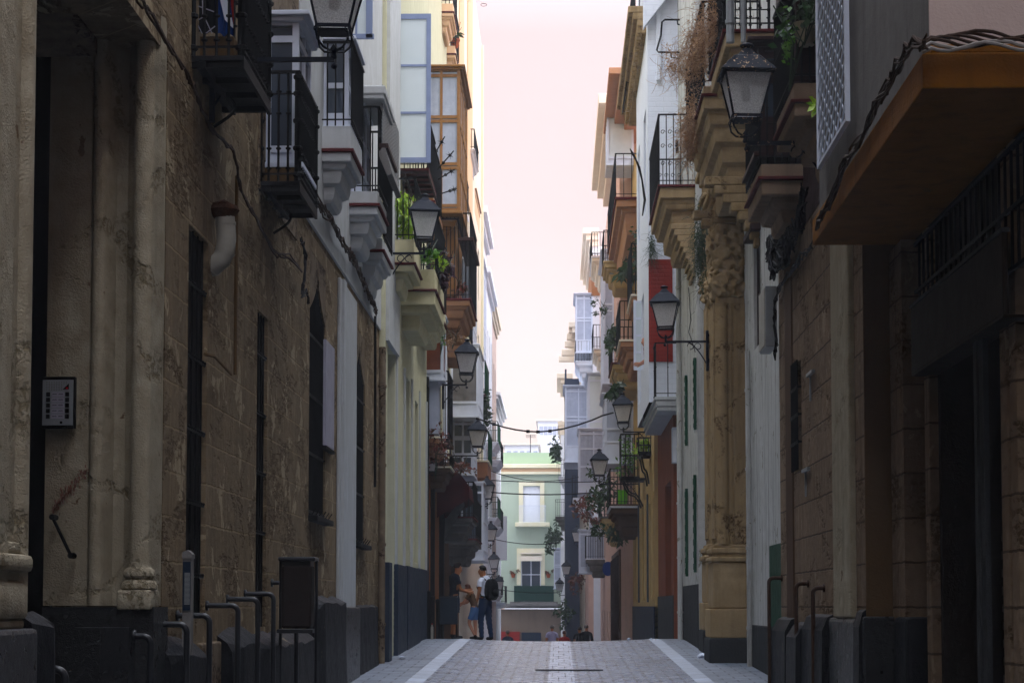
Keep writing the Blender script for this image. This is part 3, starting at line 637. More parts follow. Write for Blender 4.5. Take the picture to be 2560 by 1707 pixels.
# ---- LC shops, wood bay, peach balconies
xc = -3.15
LC = house('orange_shop_building', 'narrow building with orange shopfront below and honey-coloured wooden bay above', -1, 45, 62)
wall(LC, 'cream', xc, 45, 62, Z(1150, 50), 17.6, [(46.4, 47.6, gz(46), 0), ])
hc = [(45.8, 46.7, gz(44) - .5, 1.6, .4), (48.4, 49.6, gz(48) - .5, 2.0, .4), (52.2, 53.8, gz(52) - .5, 2.1, .5), (57, 59, gz(58) - .5, 2.4, .4)]
mb = MB()
wall(LC, 'orange', xc + .06, 45.02, 51.8, gz(50) - .6, Z(1150, 50) + .5, hc, thick=.4, name='shopfront')
wall(LC, 'brownwall', xc + .05, 51.82, 61.9, gz(60) - .6, Z(1150, 50) + .5, hc, thick=.4, name='shopfront')
mb = MB(); mb.box(xc + .06, xc + .2, 45.0, 45.25, gz(45) - .4, 5.2); mb.box(xc + .06, xc + .16, 47.9, 48.1, gz(45) - .4, 3.8); mb.box(xc + .06, xc + .18, 51.4, 51.75, gz(50) - .4, 3.8); mb.build('shop_pilaster', 'iron', LC)
mb = MB(); mb.box(xc + .06, xc + .12, 45.3, 46.6, 0.2, 4.4); mb.build('shop_panel', 'rust', LC)
mb = MB(); mb.box(xc, xc + .12, 46.2, 46.4, 3.9, 12); mb.box(xc, xc + .1, 54, 54.3, 3.9, 14); mb.build('pilaster', 'white_frame', LC)
bay(LC, xc, X(1109, 45.3, 870), 45.3, 46.3, Z(945, 45.3), Z(790, 45.3), 'white_frame', 'rust', rows=(0, .1, .88), cornice=.05)
mb = MB(); mb.box(xc + .02, X(1096, 45.4, 1000), 45.4, 46.1, Z(1083, 45.4), Z(950, 45.4)); mb.build('glazed_door', 'curtain', LC)
bal(LC, xc, 45.3, 46.8, 1100, 1090, mt='terracotta', tiers='deep', cap='gcream', block=0, H=1.0, scale=1.2, rail=False)
bal(LC, xc, 47, 49.2, 1122, 1095, mt='darkwood', tiers='thin', cap='iron', H=1.6, sp=.08)
bal(LC, xc, 47.5, 49.5, 1128, 1165, mt='brownwall', tiers='deep', cap='gcream', H=.3)
# wood bay
bay(LC, xc, X(1150, 45.6, 300), 45.6, 49.3, Z(528, 45.6, 1100), Z(170, 45.6, 1100), 'wood', 'curtain', rows=(0, .03, .30, .33, .64, .67, .97), cols=2, cornice=.12, curtain=True, solid_low=False)
bal(LC, xc, 45.9, 49.6, 1147, 545, mt='wood', tiers='mould', cap='darkwood', H=.05, rail=False)
mb = MB(); mb.box(xc, X(1140, 46.2, 600), 46.2, 49.4, Z(740, 46.2, 1100), Z(560, 46.2, 1100)); mb.build('bay_lower_panel', 'wood', LC)
bal(LC, xc, 46.0, 49.6, 1178, 745, mt='terracotta', tiers='deep', cap='redline', H=2.0, sp=.09, scale=1.3)
mb = MB(); mb.box(X(1146, 46, 700), X(1184, 46, 700), 46.0, 49.5, Z(600, 46, 1160) - .02, Z(593, 46, 1160), .01); mb.build('rail_cover', 'darkwood', LC)
for i, (Y0, uo, vt) in enumerate(((53, 1136, 28), (55.4, 1141, 133))):
    bal(LC, xc, Y0, Y0 + 1.9, uo, vt, mt='peach', tiers='deep', cap='redline', block=.22, H=1.0, sp=.12)
# mid bays on LC far end
bay(LC, xc, X(1197, 58, 950), 57.8, 61.5, Z(1040, 58, 1150), Z(865, 58, 1150), 'white_frame', 'concrete', rows=(0, .18, .95), cornice=.03)
bay(LC, xc, X(1184, 59, 1100), 58.8, 61.6, Z(1185, 59, 1150), Z(1040, 59, 1150) - .1, 'white_frame', 'glass', rows=(0, .08, .32, .36, .66, .7, .96), cols=2, cornice=.03, solid_low=False)
bal(LC, xc, 54, 57, 1172, 843, mt='terracotta', tiers='deep', cap='gcream', H=1.0)
bal(LC, xc, 56, 60, 1192, 1345, mt='concrete', tiers='deep', cap='redline', H=1.1, scale=1.4)
bal(LC, xc, 52, 54.8, 1185, 1290, mt='concrete', tiers='deep', cap='redline', H=.9, scale=1.2)
# awning
mb = MB(); 
for k in range(5):
    y0 = 49.8 + k * .5; 
    P = [(xc + .1, 2.68), (xc + .4, 2.6), (xc + .7, 2.38), (xc + .9, 2.1), (xc + .92, 1.78)]
    for (xA_, z1_), (xB_, z2_) in zip(P, P[1:]): mb.quad((xA_, y0, z1_ + .9), (xA_, y0 + .5, z1_ + .9), (xB_, y0 + .5, z2_ + .9), (xB_, y0, z2_ + .9))
mb.quad(*[(x, 49.8, z + .9) for x, z in P], (xc + .1, 49.8, 2.2)); mb.quad(*[(x, 52.3, z + .9) for x, z in P], (xc + .1, 52.3, 2.2))
aw = mb.build('shop_awning', 'awning', LC)
mb = MB(); mb.box(xc + .06, xc + .62, 51.2, 51.26, Z(1420, 51), Z(1260, 51)); 
mb = MB(); mb.prism([(xc + .1, Z(1310, 52)), (xc + .62, Z(1245, 52)), (xc + .7, Z(1262, 52)), (xc + .15, Z(1350, 52))], 51.9, 51.98, 'y'); mb.build('awning_board', 'concrete', LC)
# ---- LD tall cream building
xd = -3.35
LD = house('tall_cream_building', 'tall cream and peach building beyond the wooden bay, rising past the top of the photo', -1, 62, 86)
hd = [(63 + 3.2 * i, 64.2 + 3.2 * i, z, z + 2.1, .2) for i in range(7) for z in (2.2, 5.6, 9.2, 12.8)]
wall(LD, 'sand', xd, 62, 86, gz(80) - 1, 24.5, hd)
mb = MB(); mb.box(xd - .3, xd + .05, 66, 69, 6, 24.4); mb.box(xd - .3, xd + .05, 72, 76, 14.8, 24.4); mb.build('wall_panel', 'peach', LD)
mb = MB(); mb.box(xd - .2, xd + .1, 85.4, 86.02, 1, 24.4, .02); mb.build('corner_pilaster', 'gcream', LD)
for h in hd[::2]: win(LD, xd, *h[:4], 'white_frame', 'glass', dep=.08, rows=2)
bal(LD, xd, 74, 78, 1187, 372, mt='white_far', tiers='mould', cap=None, H=.75, sp=.2)
bal(LD, xd, 66, 69, 1163, 505, mt='white_far', tiers='thin', cap=None, H=1.1)
bal(LD, xd, 79, 84, 1192, 470, mt='peach', tiers='deep', cap='terracotta', H=.05, rail=False, scale=1.8)
bay(LD, xd, X(1180, 66, 650), 65.9, 70, Z(1000, 66, 1170), Z(600, 66, 1170), 'white_frame', 'glass', rows=(0, .1, .4, .5, .9), cornice=.05)
bal(LD, xd, 74, 78.5, 1222, 1150, mt='orange', tiers=[(0, .06), (.05, .6)], cap='gcream', H=1.1, railmat='green')
bal(LD, xd, 70, 74, 1214, 985, mt='darkwood', tiers='mould', cap='redline', H=1.2, railmat='green')
bay(LD, xd, X(1214, 70, 1200), 68, 72.5, Z(1400, 70, 1200), Z(1215, 70, 1200), 'white_frame', 'glass', rows=(0, .1, .5, .9), cornice=.04)
drainpipe(LD, X(1192, 84, 500), 84.4, Z(560, 84), Z(478, 84), .05, 'galv')
# ---- LE .. LH
xe = -3.45
LE = house('grey_white_bay_building', 'pale grey building with stacked window bays and a small chimney, beyond the tall cream one', -1, 86, 95)
wall(LE, 'white_far', xe, 86, 95, gz(90) - 1, Z(612, 92, 1207))
cornice(LE, xe, .35, 86, 94.8, Z(612, 92, 1207), 'white_far', 2, .3)
bay(LE, xe, X(1205, 86.5, 700), 86.3, 92, 6.2, Z(640, 86.5), 'white_frame', 'curtain', rows=(0, .1, .3, .4, .6, .7, .95), cornice=.08)
mb = MB(); mb.box(-4.0, -3.4, 86.4, 88, Z(612, 92) + .6, Z(548, 86), .03); mb.box(-4.1, -3.35, 86.3, 88.1, Z(556, 86), Z(546, 86), .03); mb.build('chimney', 'gcream', LE)
LF = house('white_stepped_building', 'white building with heavy square cornice, right behind the grey bay building', -1, 95, 106)
xf = -3.55; wall(LF, 'white_far', xf, 95, 106, gz(100) - 1, Z(735, 100, 1225), [(96.5 + 2.5 * i, 97.6 + 2.5 * i, z, z + 2, .2) for i in range(4) for z in (1, 4.6, 8.2, 11.8)])
cornice(LF, xf, .3, 95, 106, Z(735, 100, 1225), 'white_far', 2, .25)
for z in (4.3, 8): balcony(LF, xf, xf + .6, 97, 102, z, 'white_far', 'mould', 1.0, cap=None, railmat='green')
LG = house('rose_white_building', 'rosy white building with a terracotta parapet line, third from the street end on the left', -1, 106, 118)
xg = -3.7; wall(LG, 'pinkgrey', xg, 106, 118, gz(110) - 1, Z(800, 110, 1236), [(107.5 + 2.6 * i, 108.6 + 2.6 * i, z, z + 2, .2) for i in range(4) for z in (1, 4.6, 8.2, 11.8)])
cornice(LG, xg, .3, 106, 118, Z(800, 110, 1236), 'sand', 3, .25)
for z in (0.6, 4.3, 8): balcony(LG, xg, xg + .55, 109, 114, z, 'white_far', 'mould', 1.0, cap=None)
LH = house('last_white_building', 'low white corner building with small dentilled cornice beside the green house', -1, 118, 133)
xh = -3.85; wall(LH, 'white_far', xh, 118, 133, gz(120) - 1, Z(1020, 125, 1246), [(119.5 + 3 * i, 120.8 + 3 * i, z, z + 2, .2) for i in range(4) for z in (0.5, 4, 7.4)])
cornice(LH, xh, .4, 118, 133, Z(1035, 125, 1246), 'white_far', 3, .22)
for z in (0.2, 3.7): balcony(LH, xh, xh + .6, 121, 126, z, 'white_far', 'mould', 1.0, cap=None)
mb = MB(); z_ = Z(1400, 118)
mb.box(xh + .1, xh + .8, 117.5, 117.7, Z(1400, 118), Z(1290, 118)); mb.build('end_panel', 'white_far', LH)
# ============================================================ END: green house
GY = 140
GB = house('green_house', 'pale green house with cream window surrounds closing the end of the street', -1, GY, GY + 8); GB.location = (-1.5, GY, gz(GY))
mb = MB(); zt = Z(1160, GY); zr = Z(1185, GY); a1, a2 = X(1297, GY, 1250), X(1361, GY, 1250); c1_, c2_ = X(1303, GY, 1430), X(1352, GY, 1430)
def gwall(x0, x1, z0, z1, holes, name, mt, y=GY, th=8):
    mb = MB(); xs = sorted({x0, x1, *[h[0] for h in holes], *[h[1] for h in holes]}); zs = sorted({z0, z1, *[h[2] for h in holes], *[h[3] for h in holes]})
    for a, b in zip(xs, xs[1:]):
        for c, d in zip(zs, zs[1:]):
            if any(h[0] < (a + b) / 2 < h[1] and h[2] < (c + d) / 2 < h[3] for h in holes): continue
            mb.box(a, b, y, y + .3, c, d)
    mb.box(x0, x1, y + .3, y + th, z0, z1); return mb.build(name, mt, GB)
gwall(-9, 5, Z(1520, GY), zr, [(a1, a2, Z(1312, GY), Z(1215, GY)), (c1_, c2_, Z(1475, GY), Z(1390, GY))], 'wall', 'gbuild')
gwall(-9, 5, gz(GY) - .3, Z(1522, GY), [], 'ground_floor_wall', 'beige')
gwall(-9, 5, Z(1160, GY), Z(1130, GY), [], 'attic', 'gbuild2', y=GY + .3)
mb = MB(); mb.box(-9, 5, GY - .35, GY + .2, Z(1170, GY), Z(1160, GY), .03); mb.box(-9, 5, GY - .25, GY + .1, Z(1185, GY), Z(1179, GY)); mb.build('cornice', 'gcream', GB)
mb = MB(); mb.box(-9, 5, GY - .12, GY - .001, Z(1179, GY), Z(1170.2, GY)); mb.build('frieze', 'peach', GB)
for nm, ua, ub, va, vb_, y in (('window_surround', 1292, 1302.5, 1372, 1460, GY), ('window_surround', 1352.5, 1362, 1372, 1460, GY)): pass
mb = MB()
for ua, ub, va, vb_ in ((1292, 1302.8, 1370, 1462), (1352.3, 1362, 1370, 1462), (1302.8, 1352.3, 1370, 1389), (1297, 1308, 1203, 1312), (1350, 1361, 1203, 1312), (1308, 1350, 1203, 1214)):
    mb.box(X(ua, GY, va), X(ub, GY, va), GY - .1, GY - .002, Z(vb_, GY), Z(va, GY))
mb.build('window_surround', 'gcream', GB)
mb = MB(); ws = mb
for k in range(3): x = c1_ + (c2_ - c1_ - .06) * k / 2; mb.box(x, x + .06, GY + .1, GY + .16, Z(1475, GY), Z(1390, GY))
for k in range(3): z = Z(1475 - 85 * k / 2 * .9, GY); mb.box(c1_, c2_, GY + .11, GY + .15, z, z + .06)
wf = mb.build('window', 'white_frame', GB); mb = MB(); mb.box(c1_, c2_, GY + .17, GY + .19, Z(1475, GY), Z(1390, GY)); mb.build('pane', 'glass', wf)
mb = MB(); mb.prism([(X(1303, GY), Z(1390, GY)), (X(1354, GY), Z(1390, GY)), (X(1355, GY), Z(1402, GY)), (X(1301, GY), Z(1402, GY))], GY - .55, GY - .5, 'y')
mb.box(X(1302, GY), X(1354, GY), GY - .55, GY, Z(1384, GY), Z(1381, GY)); mb.build('window_awning', 'sand', GB)
mb = MB(); mb.box(a1 + .25, a2 - .25, GY + .1, GY + .14, Z(1312, GY), Z(1215, GY)); mb.build('roller_blind', 'white_far', GB)
def gbal(u0, u1, v0, v1, mtr, solid, slabmt):
    mb = MB(); x0, x1 = X(u0, GY, v0), X(u1, GY, v0); mb.box(x0 - .3, x1 + .3, GY - .8, GY, Z(v1, GY) - .3, Z(v1, GY), .03); b = mb.build('balcony', slabmt, GB)
    mb = MB(); n = 24
    for k in range(n + 1): x = x0 + (x1 - x0) * k / n; mb.box(x - .012, x + .012, GY - .77, GY - .745, Z(v1, GY), Z(v0, GY))
    mb.box(x0, x1, GY - .78, GY - .73, Z(v0, GY) - .04, Z(v0, GY)); 
    for x in (x0, x1): mb.box(x - .02, x + .02, GY - .76, GY, Z(v0, GY) - .04, Z(v0, GY))
    mb.build('railing', mtr, b)
    if solid: mb = MB(); mb.box(x0, x1, GY - .83, GY - .8, Z(v1, GY), Z(v0, GY)); mb.build('railing_screen', solid, b)
gbal(1299, 1364, 1264, 1306, 'white_frame', None, 'gcream'); gbal(1286, 1384, 1464, 1503, 'iron', 'green_mesh', 'concrete')
mb = MB(); mb.box(-9, 5, GY - .3, GY - .01, Z(1519, GY), Z(1508, GY), .03); mb.build('string_course', 'concrete', GB)
mb = MB(); mb.box(X(1240, GY), X(1300, GY), GY - .3, GY - .02, gz(GY), Z(1578, GY), .03); mb.build('shop_awning', 'red_cloth', GB)
mb = MB(); mb.box(X(1304, GY), X(1352, GY), GY - .06, GY - .01, gz(GY), Z(1580, GY), .01); mb.build('shop_door', 'navy', GB)
for i, (x0, x1, z0, z1, y, l) in enumerate(((-4.5, -.9, Z(1133, 165), Z(1103, 165), 165, 'washed-out low white rooftop block behind the green house'), (-3.0, .6, Z(1128, 185), Z(1085, 185), 185, 'faint distant white tower block with flat roof above the green house'))):
    t_ = thing('rooftop_block', l, 'building', ((x0 + x1) / 2, y, gz(y))); u0 = 1290 if i == 0 else 1330
    x0, x1 = (X(1262, y), X(1345, y)) if i == 0 else (X(1345, y), X(1400, y)); zt = Z(1112, y) if i == 0 else Z(1052, y)
    mb = MB(); mb.box(x0, x1, y, y + 9, gz(y) - .5, zt); mb.build('wall', 'white_far', t_)
    mb = MB()
    for k in range(5): x = x0 + (x1 - x0) * (k + .3) / 5; mb.box(x, x + .35, y - .03, y + .02, zt - 1.3, zt - .5)
    mb.build('window', 'curtain', t_); mb = MB(); mb.box(x0 - .2, x1 + .2, y - .2, y + 9, zt, zt + .15); mb.build('roof', 'sand', t_)
t_ = thing('roof_antenna', 'thin television antenna on a mast above the green house roof', 'antenna', (X(1326, 150), 150, Z(1130, 150)))
mb = MB(); x = X(1326, 150); mb.tube([(x, 150, Z(1131, 150)), (x, 150, Z(1087, 150))], .03, 5)
for k in range(3): mb.tube([(x - .35, 150, Z(1087 + k * 3, 150)), (x + .4, 150, Z(1087 + k * 3, 150))], .02, 4)
mb.build('mast', 'iron', t_)
# ============================================================ RIGHT SIDE
# ---- near building with recessed shop and mustard ledge
RA = house('ledge_building', 'dark shop building with an overhanging mustard-yellow ledge, nearest on the right', 1, -18, 18.6)
hs = [(14.6, 17.2, gz(15) - .3, 2.35, .9), (9, 13.6, gz(10) - .3, 2.35, .9), (2, 7.6, gz(5) - .3, 2.35, .9)]
wall(RA, 'shopdark', 3.3, -18, 18.6, gz(-18) - .5, 3.6, hs)
Yn, Yf = 12.9, 18.58; xo = 2.39; zl = Z(222, Yn, 2320)
mb = MB(); mb.box(xo, 3.9, Yn, Yf, zl, zl + .24, .012); mb.box(xo + .06, 3.9, Yn + .02, Yf - .01, zl + .241, zl + .30, .01)
led = mb.build('ledge', 'ledge', RA)
mb = MB(); mb.box(xo + .07, 9, Yn + .06, Yf, zl + .3, 20); mb.build('upper_wall', 'concrete', RA)
mb = MB(); mb.box(xo + .055, 6, Yn + .03, Yn + .058, zl + .302, 20); mb.build('upper_front_wall', 'pinkgrey', RA)
mb = MB(); mb.box(3.75, 9, -18, Yn + .029, 3.61, 20); mb.build('rear_upper_wall', 'pinkgrey', RA)
mb = MB()
for y in (14.0, 14.3, 17.3): mb.box(3.22, 3.32, y, y + .22, gz(14) - .3, 3.3, .01)
mb.build('shop_pilaster', 'stone_r', RA)
mb = MB(); mb.box(3.16, 3.24, 15.05, 15.15, gz(14) - .3, 2.3); mb.box(3.18, 3.22, 14.9, 15.05, gz(14) - .3, 2.3); mb.build('door_frame', 'greyplinth', RA)
mb = MB(); mb.box(3.8, 3.9, 14.7, 17.1, gz(15), 2.3); 
for k in range(14): mb.box(3.78, 3.81, 14.7, 17.1, gz(15) + .15 * k + .02, gz(15) + .15 * k + .09)
mb.build('shutter', 'shopdark', RA)
RR = house('rear_light_blocker', 'unseen plain block added behind the viewpoint to keep light off the near street', 1, -21, -18); RR.location = (0, -20, gz(-20))  # added out of view to shut rear sky light off the near street
mb = MB(); mb.box(-9, 9, -24, -20, gz(-20) - 1, 17); mb.build('wall', 'brownwall', RR)
# recessed strip between
mb = MB(); mb.box(3.1, 3.3, 17.9, 18.58, -.28, 3.3); mb.build('corner_stone', 'stone_r', RA)
mb = MB(); mb.box(3.05, 3.3, 17.6, 18.3, gz(18) - .3, -.1, .05); mb.build('plinth_guard', 'grey_guard', RA)
# transom grille and shop sign box
tg = MB()
for k in range(22): y = 13.4 + k * .2; tg.box(3.2, 3.22, y, y + .02, 2.35, 3.25)
for z in (2.37, 2.8, 3.23): tg.box(3.195, 3.225, 13.4, 17.8, z - .015, z + .015)
tg.build('transom_grille', 'iron', RA)
sb_ = thing('shop_sign', 'blank dark grey metal sign box jutting over the dark shopfront', 'sign', (3.1, 16, 2))
mb = MB(); x0 = X(2277, 17.4, 800); mb.box(x0, x0 + .04, 13.8, 17.4, Z(938, 17.4), Z(775, 17.4), .01); mb.box(x0 + .002, 3.3, 17.38, 17.4, Z(938, 17.4), Z(775, 17.4)); mb.box(x0, 3.3, 13.8, 17.4, Z(938, 17.4) - .02, Z(938, 17.4) - .001); mb.build('panel', 'shopdark', sb_)
mb = MB(); mb.box(x0 - .01, x0 + .05, 13.78, 17.42, Z(775, 17.4) + .001, Z(775, 17.4) + .03); mb.build('frame', 'greyplinth', sb_)
# lattice screen
lt = thing('lattice_screen', 'white diagonal lattice screen on the side of the grey overhang', 'screen', (2.5, 18.6, 4))
mb = MB(); xl = 2.40; ya, yb2 = 16.35, 18.1; z0, z1 = 4.03, 6.3
def lat(y, z): return (xl, y, z)
n = 26
for k in range(-n, n):
    for sg in (1, -1):
        pts = []
        for t in (0, 1):
            pts.append((ya + (yb2 - ya) * t, z0 + (k * .17) + sg * t * 1.05 + (0 if sg == 1 else 1.05)))
        (y0_, za_), (y1_, zb2) = pts
        def clip(y0_, za_, y1_, zb2):
            for lim, sgn in ((z0, 1), (z1, -1)):
                if (za_ - lim) * sgn < 0 and (zb2 - lim) * sgn < 0: return None
                if (za_ - lim) * sgn < 0: t = (lim - za_) / (zb2 - za_); y0_ += (y1_ - y0_) * t; za_ = lim
                elif (zb2 - lim) * sgn < 0: t = (lim - za_) / (zb2 - za_); y1_ = y0_ + (y1_ - y0_) * t; zb2 = lim
            return y0_, za_, y1_, zb2
        c = clip(y0_, za_, y1_, zb2)
        if c: mb.tube([(xl + .006 * sg, c[0], c[1]), (xl + .006 * sg, c[2], c[3])], .009, 4)
mb.build('slats', 'white_frame', lt); mb = MB(); mb.box(xl - .02, xl + .02, ya, yb2, z0 - .03, z0); mb.box(xl - .02, xl + .02, yb2, yb2 + .04, z0 - .03, z1); mb.box(xl - .02, xl + .02, ya - .04, ya, z0 - .03, z1); mb.build('frame', 'white_frame', lt)
# ---- R1 stone
x1 = 2.86; x1b = 2.85
RB = house('stone_block_building', 'brown sandstone-block building with a whitewashed pilaster, behind the mustard ledge', 1, 18.6, 25.7)
wall(RB, 'stone_r', x1, 18.6, 25.7, gz(18) - .4, 19.4, [(23.4, 24.1, 1.6, 2.9, .2)])
mb = MB(); mb.box(x1 - .005, 3.25, 18.57, 18.599, -.15, Z(613, 18.6) + .1); mb.build('side_wall', 'olive', RB)
mb = MB(); mb.box(x1 - .04, 3.27, 18.5, 18.9, gz(18) - .4, -.1, .02); mb.box(x1 - .06, x1 + .1, 19.0, 20.8, gz(18) - .4, -.12, .04); mb.build('plinth', 'black_paint', RB)
guard_ = MB()
for a, b, zt, o in ((18.62, 18.98, -.14, .07), (20.85, 22.6, -.2, .12), (22.65, 23.6, -.3, .18), (24, 25.5, -.25, .15)):
    guard_.prism([(x1 + .02, zt + .12), (x1 - o * .5, zt + .08), (x1 - o, zt - .06), (x1 - o - .02, gz(22) - .4), (x1 + .02, gz(22) - .4)], a, b, 'y')
guard_.build('plinth_guard', 'grey_guard', RB)
mb = MB(); mb.box(x1 - .06, x1 + .1, 19.2, 20.4, -.12, 4.3, .02); mb.box(x1 - .03, x1 + .1, 20.4, 20.62, -.12, 4.3, .02); mb.build('pilaster', 'lime', RB)
mb = MB(); mb.box(x1 - .02, x1 + .1, 24.2, 24.9, -.2, 4.3, .02); mb.build('render_strip', 'brownwall', RB)
grille(RB, x1, 23.4, 24.1, 1.6, 2.9, out=.04)
mb = MB()
for y, z in ((22.8, 1.55), (22.3, 2.6)): mb.obox((x1 - .03, y, z), (.04, .5, .035), (0.0, 0, 0)); mb.obox((x1 - .02, y + .1, z - .15), (.02, .02, .3), (0, 0, 0))
mb.build('wall_bracket', 'galv', RB)
mb = MB(); mb.box(x1 - .005, 8, 18.62, 25.68, 4.4, 19.3); mb.build('upper_wall', 'darkwood', RB)
# projecting balconies A, B with dark wooden bays
bal(RB, x1, 19.7, 21.4, 1977, 247, mt='tanblock', tiers=[(0, .025), (.03, .1), (.12, .08), (.2, .1), (.3, .16)], cap='redline', block=.17, H=1.15, style='knob', scale=1.35, sp=.09)
bay(RB, x1, 2.42, 19.95, 21.2, 5.35, 8.4, 'darkwood', 'glass', rows=(0, .25, .6, .95), cols=2, cornice=.1)
bal(RB, x1, 22.95, 24.7, 1895, 440, mt='tanblock', tiers=[(0, .025), (.03, .12), (.12, .08), (.2, .12), (.3, .16)], cap='redline', block=.15, H=1.2, style='knob', scale=1.5, sp=.09)
bay(RB, x1, 2.36, 23.1, 24.5, 5.3, Z(112, 23.1), 'darkwood', 'glass', rows=(0, .3, .7, .95), cols=2, cornice=.14)
drainpipe(RB, 2.25, 25.6, Z(110, 25.6), 9.5, .055, 'galv'); drainpipe(RB, 2.42, 25.6, Z(110, 25.6), 9.5, .035, 'galv')
# ---- R2 white peeling
x2 = 3.2
RC = house('peeling_white_building', 'peeling white narrow house front between the stone blocks and the carved portal', 1, 25.7, 33.6)
yy = sorted((YX(1887, x2), YX(1904, x2)))
wall(RC, 'white_peel', x2, 25.7, 33.6, gz(25) - .5, 18, [(yy[0], yy[1], Z(860, 31.5), Z(600, 32), .12)])
win(RC, x2, yy[0], yy[1], Z(860, 31.5), Z(600, 32), 'darkwood', 'glass_dark', rows=2, dep=.05)
mb = MB(); mb.box(x2 - .16, x2, yy[0] - .1, yy[1] + .1, Z(600, 32), Z(590, 32) + .05, .01); mb.build('window_hood', 'darkwood', RC)
mb = MB(); mb.box(x2 - .03, x2 + .1, 25.75, 33.55, gz(26) - .5, gz(30) + .75, .02); mb.build('plinth', 'greyplinth', RC)
mb = MB(); mb.box(x2 - .012, x2 + .05, 28.6, 30.2, gz(30) + .75, .9); mb.build('green_paint_patch', 'green', RC)
drainpipe(RC, x2 - .07, 32.8, gz(32), 4.2, .045, 'white_peel'); 
# ---- R3 baroque portal
x3 = 3.2
RD = house('carved_portal_building', 'ochre stone house with carved baroque portal, pilasters and weed-covered balconies', 1, 33.6, 39.2)
wall(RD, 'white_peel', x3, 33.6, 39.2, gz(33) - .5, 17.5, [(35.4, 37.2, gz(34) - .4, 2.9, .5)])
def pilaster(y, xf, wd=.95):
    mb = MB(); zc = Z(1360, y); 
    mb.box(xf, x3, y, y + wd, zc, Z(745, y), .02); mb.box(xf - .03, xf + .06, y + .12, y + wd - .12, zc + .1, Z(760, y), .015)
    mb.lathe((xf + .11, y + .02, 0), [(.115, zc), (.115, zc + .1), (.1, zc + .16), (.098, Z(770, y)), (.12, Z(760, y))], 18); mb.box(xf + .3, x3, y - .05, y + .01, zc, Z(760, y), .012); mb.box(xf + .23, xf + .27, y - .03, y + .01, zc, Z(760, y), .008)
    o = mb.build('pilaster', 'ochre', RD)
    mb = MB(); z = zc
    for k, (e, h) in enumerate(((.05, .06), (.10, .10), (.07, .05), (.12, .09))): mb.box(xf - e, x3, y - e, y + wd + e, z - h, z, .025); z -= h
    mb.box(xf - .08, x3, y - .08, y + wd + .08, z - .8, z, .03); mb.box(xf - .13, x3, y - .13, y + wd + .13, gz(y) + .42, z - .801, .02); mb.build('pedestal', 'ochre_dark', RD); mb = MB(); mb.box(xf - .15, x3, y - .15, y + wd + .15, gz(y) - .3, gz(y) + .419, .03); mb.build('pedestal_base', 'greyplinth', RD)
    # carved capital: scrolls, leaves, brackets
    mb = MB(); z = Z(745, y); top = Z(560, y)
    for k in range(150):
        t = R.random(); zz = z + (top - z) * t; e = .02 + .08 * math.sin(t * 6.5) ** 2; mb.obox((xf - e * R.uniform(.1, 1), y + R.uniform(-.03, wd), zz), (R.uniform(.03, .1), R.uniform(.04, .12), R.uniform(.05, .2)), (R.uniform(-.6, .6), R.uniform(-.8, .8), R.uniform(-1, 1)))
    for k in range(110):
        t = R.random(); zz = z + (top - z) * t; mb.obox((xf + R.uniform(0, x3 - xf), y - R.uniform(.0, .05), zz), (R.uniform(.03, .09), R.uniform(.03, .08), R.uniform(.05, .18)), (R.uniform(-.6, .6), R.uniform(-1, 1), R.uniform(-.6, .6)))
    for zz in (z + .25, z + .75, z + 1.15):
        pts = []
        for q in range(14): a = q / 13 * 2.6 * PI; rr = .13 * (1 - .7 * q / 13); pts.append((xf + .08 + rr * math.cos(a), y - .05, zz + rr * math.sin(a)))
        mb.tube(pts, .02, 6)
    mb.box(xf + .03, x3, y + .02, y + wd - .02, z, top); cc = mb.build('carved_capital', 'ochre_dark', RD, smooth=True)
    rm = cc.modifiers.new('r', 'REMESH'); rm.mode = 'VOXEL'; rm.voxel_size = .018; rm.use_smooth_shade = True; sm_ = cc.modifiers.new('s', 'SMOOTH'); sm_.factor = .6; sm_.iterations = 4
    mb = MB(); z = top
    for e, h in ((.05, .1), (.0, .28), (.06, .08), (.12, .12), (.04, .3), (.09, .1), (.16, .14), (.06, .35), (.13, .15)): mb.box(xf - e, x3, y - e * .8, y + wd + e, z, z + h - .002, .03); z += h
    mb.build('entablature', 'ochre', RD)
    return z
pilaster(34.0, 2.7); pilaster(37.6, 2.85)
mb = MB(); 
for e, h, z in ((.12, .15, 3.0), (.25, .12, 3.15), (.1, .5, 3.3), (.3, .15, 3.8)): mb.box(x3 - e, x3, 34.96, 37.59, z, z + h - .002, .03)
for k in range(20): mb.ball((x3 - .12, 35.1 + k * .12, 3.5 + .12 * math.sin(k * 1.7)), .1, 6)
mb.build('portal_frieze', 'ochre_dark', RD)
mb = MB(); mb.box(x3 - .02, x3 + .1, 33.65, 39.15, gz(33) - .4, gz(36) + .5, .02); mb.build('plinth', 'greyplinth', RD)
mb = MB(); mb.box(x3 + .4, x3 + .49, 35.4, 37.2, gz(34) - .2, 2.9); mb.build('street_door', 'darkwood', RD)
balcony(RD, x3, X(1757, 31), 31, 34.8, Z(235, 31), 'ochre_dark', [(0, .045), (.04, .2), (.12, .1), (.14, .14), (.22, .3), (.34, .3), (.45, .3)], 1.35, 'ornate', 'redline', .12, railmat='iron', sp=.16)
balcony(RD, x3, X(1812, 27), 27.0, 29.6, Z(75, 27), 'ochre_dark', [(0, .045), (.04, .2), (.12, .12), (.2, .2), (.3, .3)], 1.3, 'ornate', 'redline', .0, railmat='iron', sp=.16)
mb = MB()
for y in (31.5, 34.2):
    for q in range(8): t = q / 7; mb.box(x3 - .78 * (1 - t) ** 1.3 - .08, x3, y - .14, y + .14, Z(235, 31) - 1.25 - .14 * (q + 1), Z(235, 31) - 1.25 - .14 * q - .002, .02)
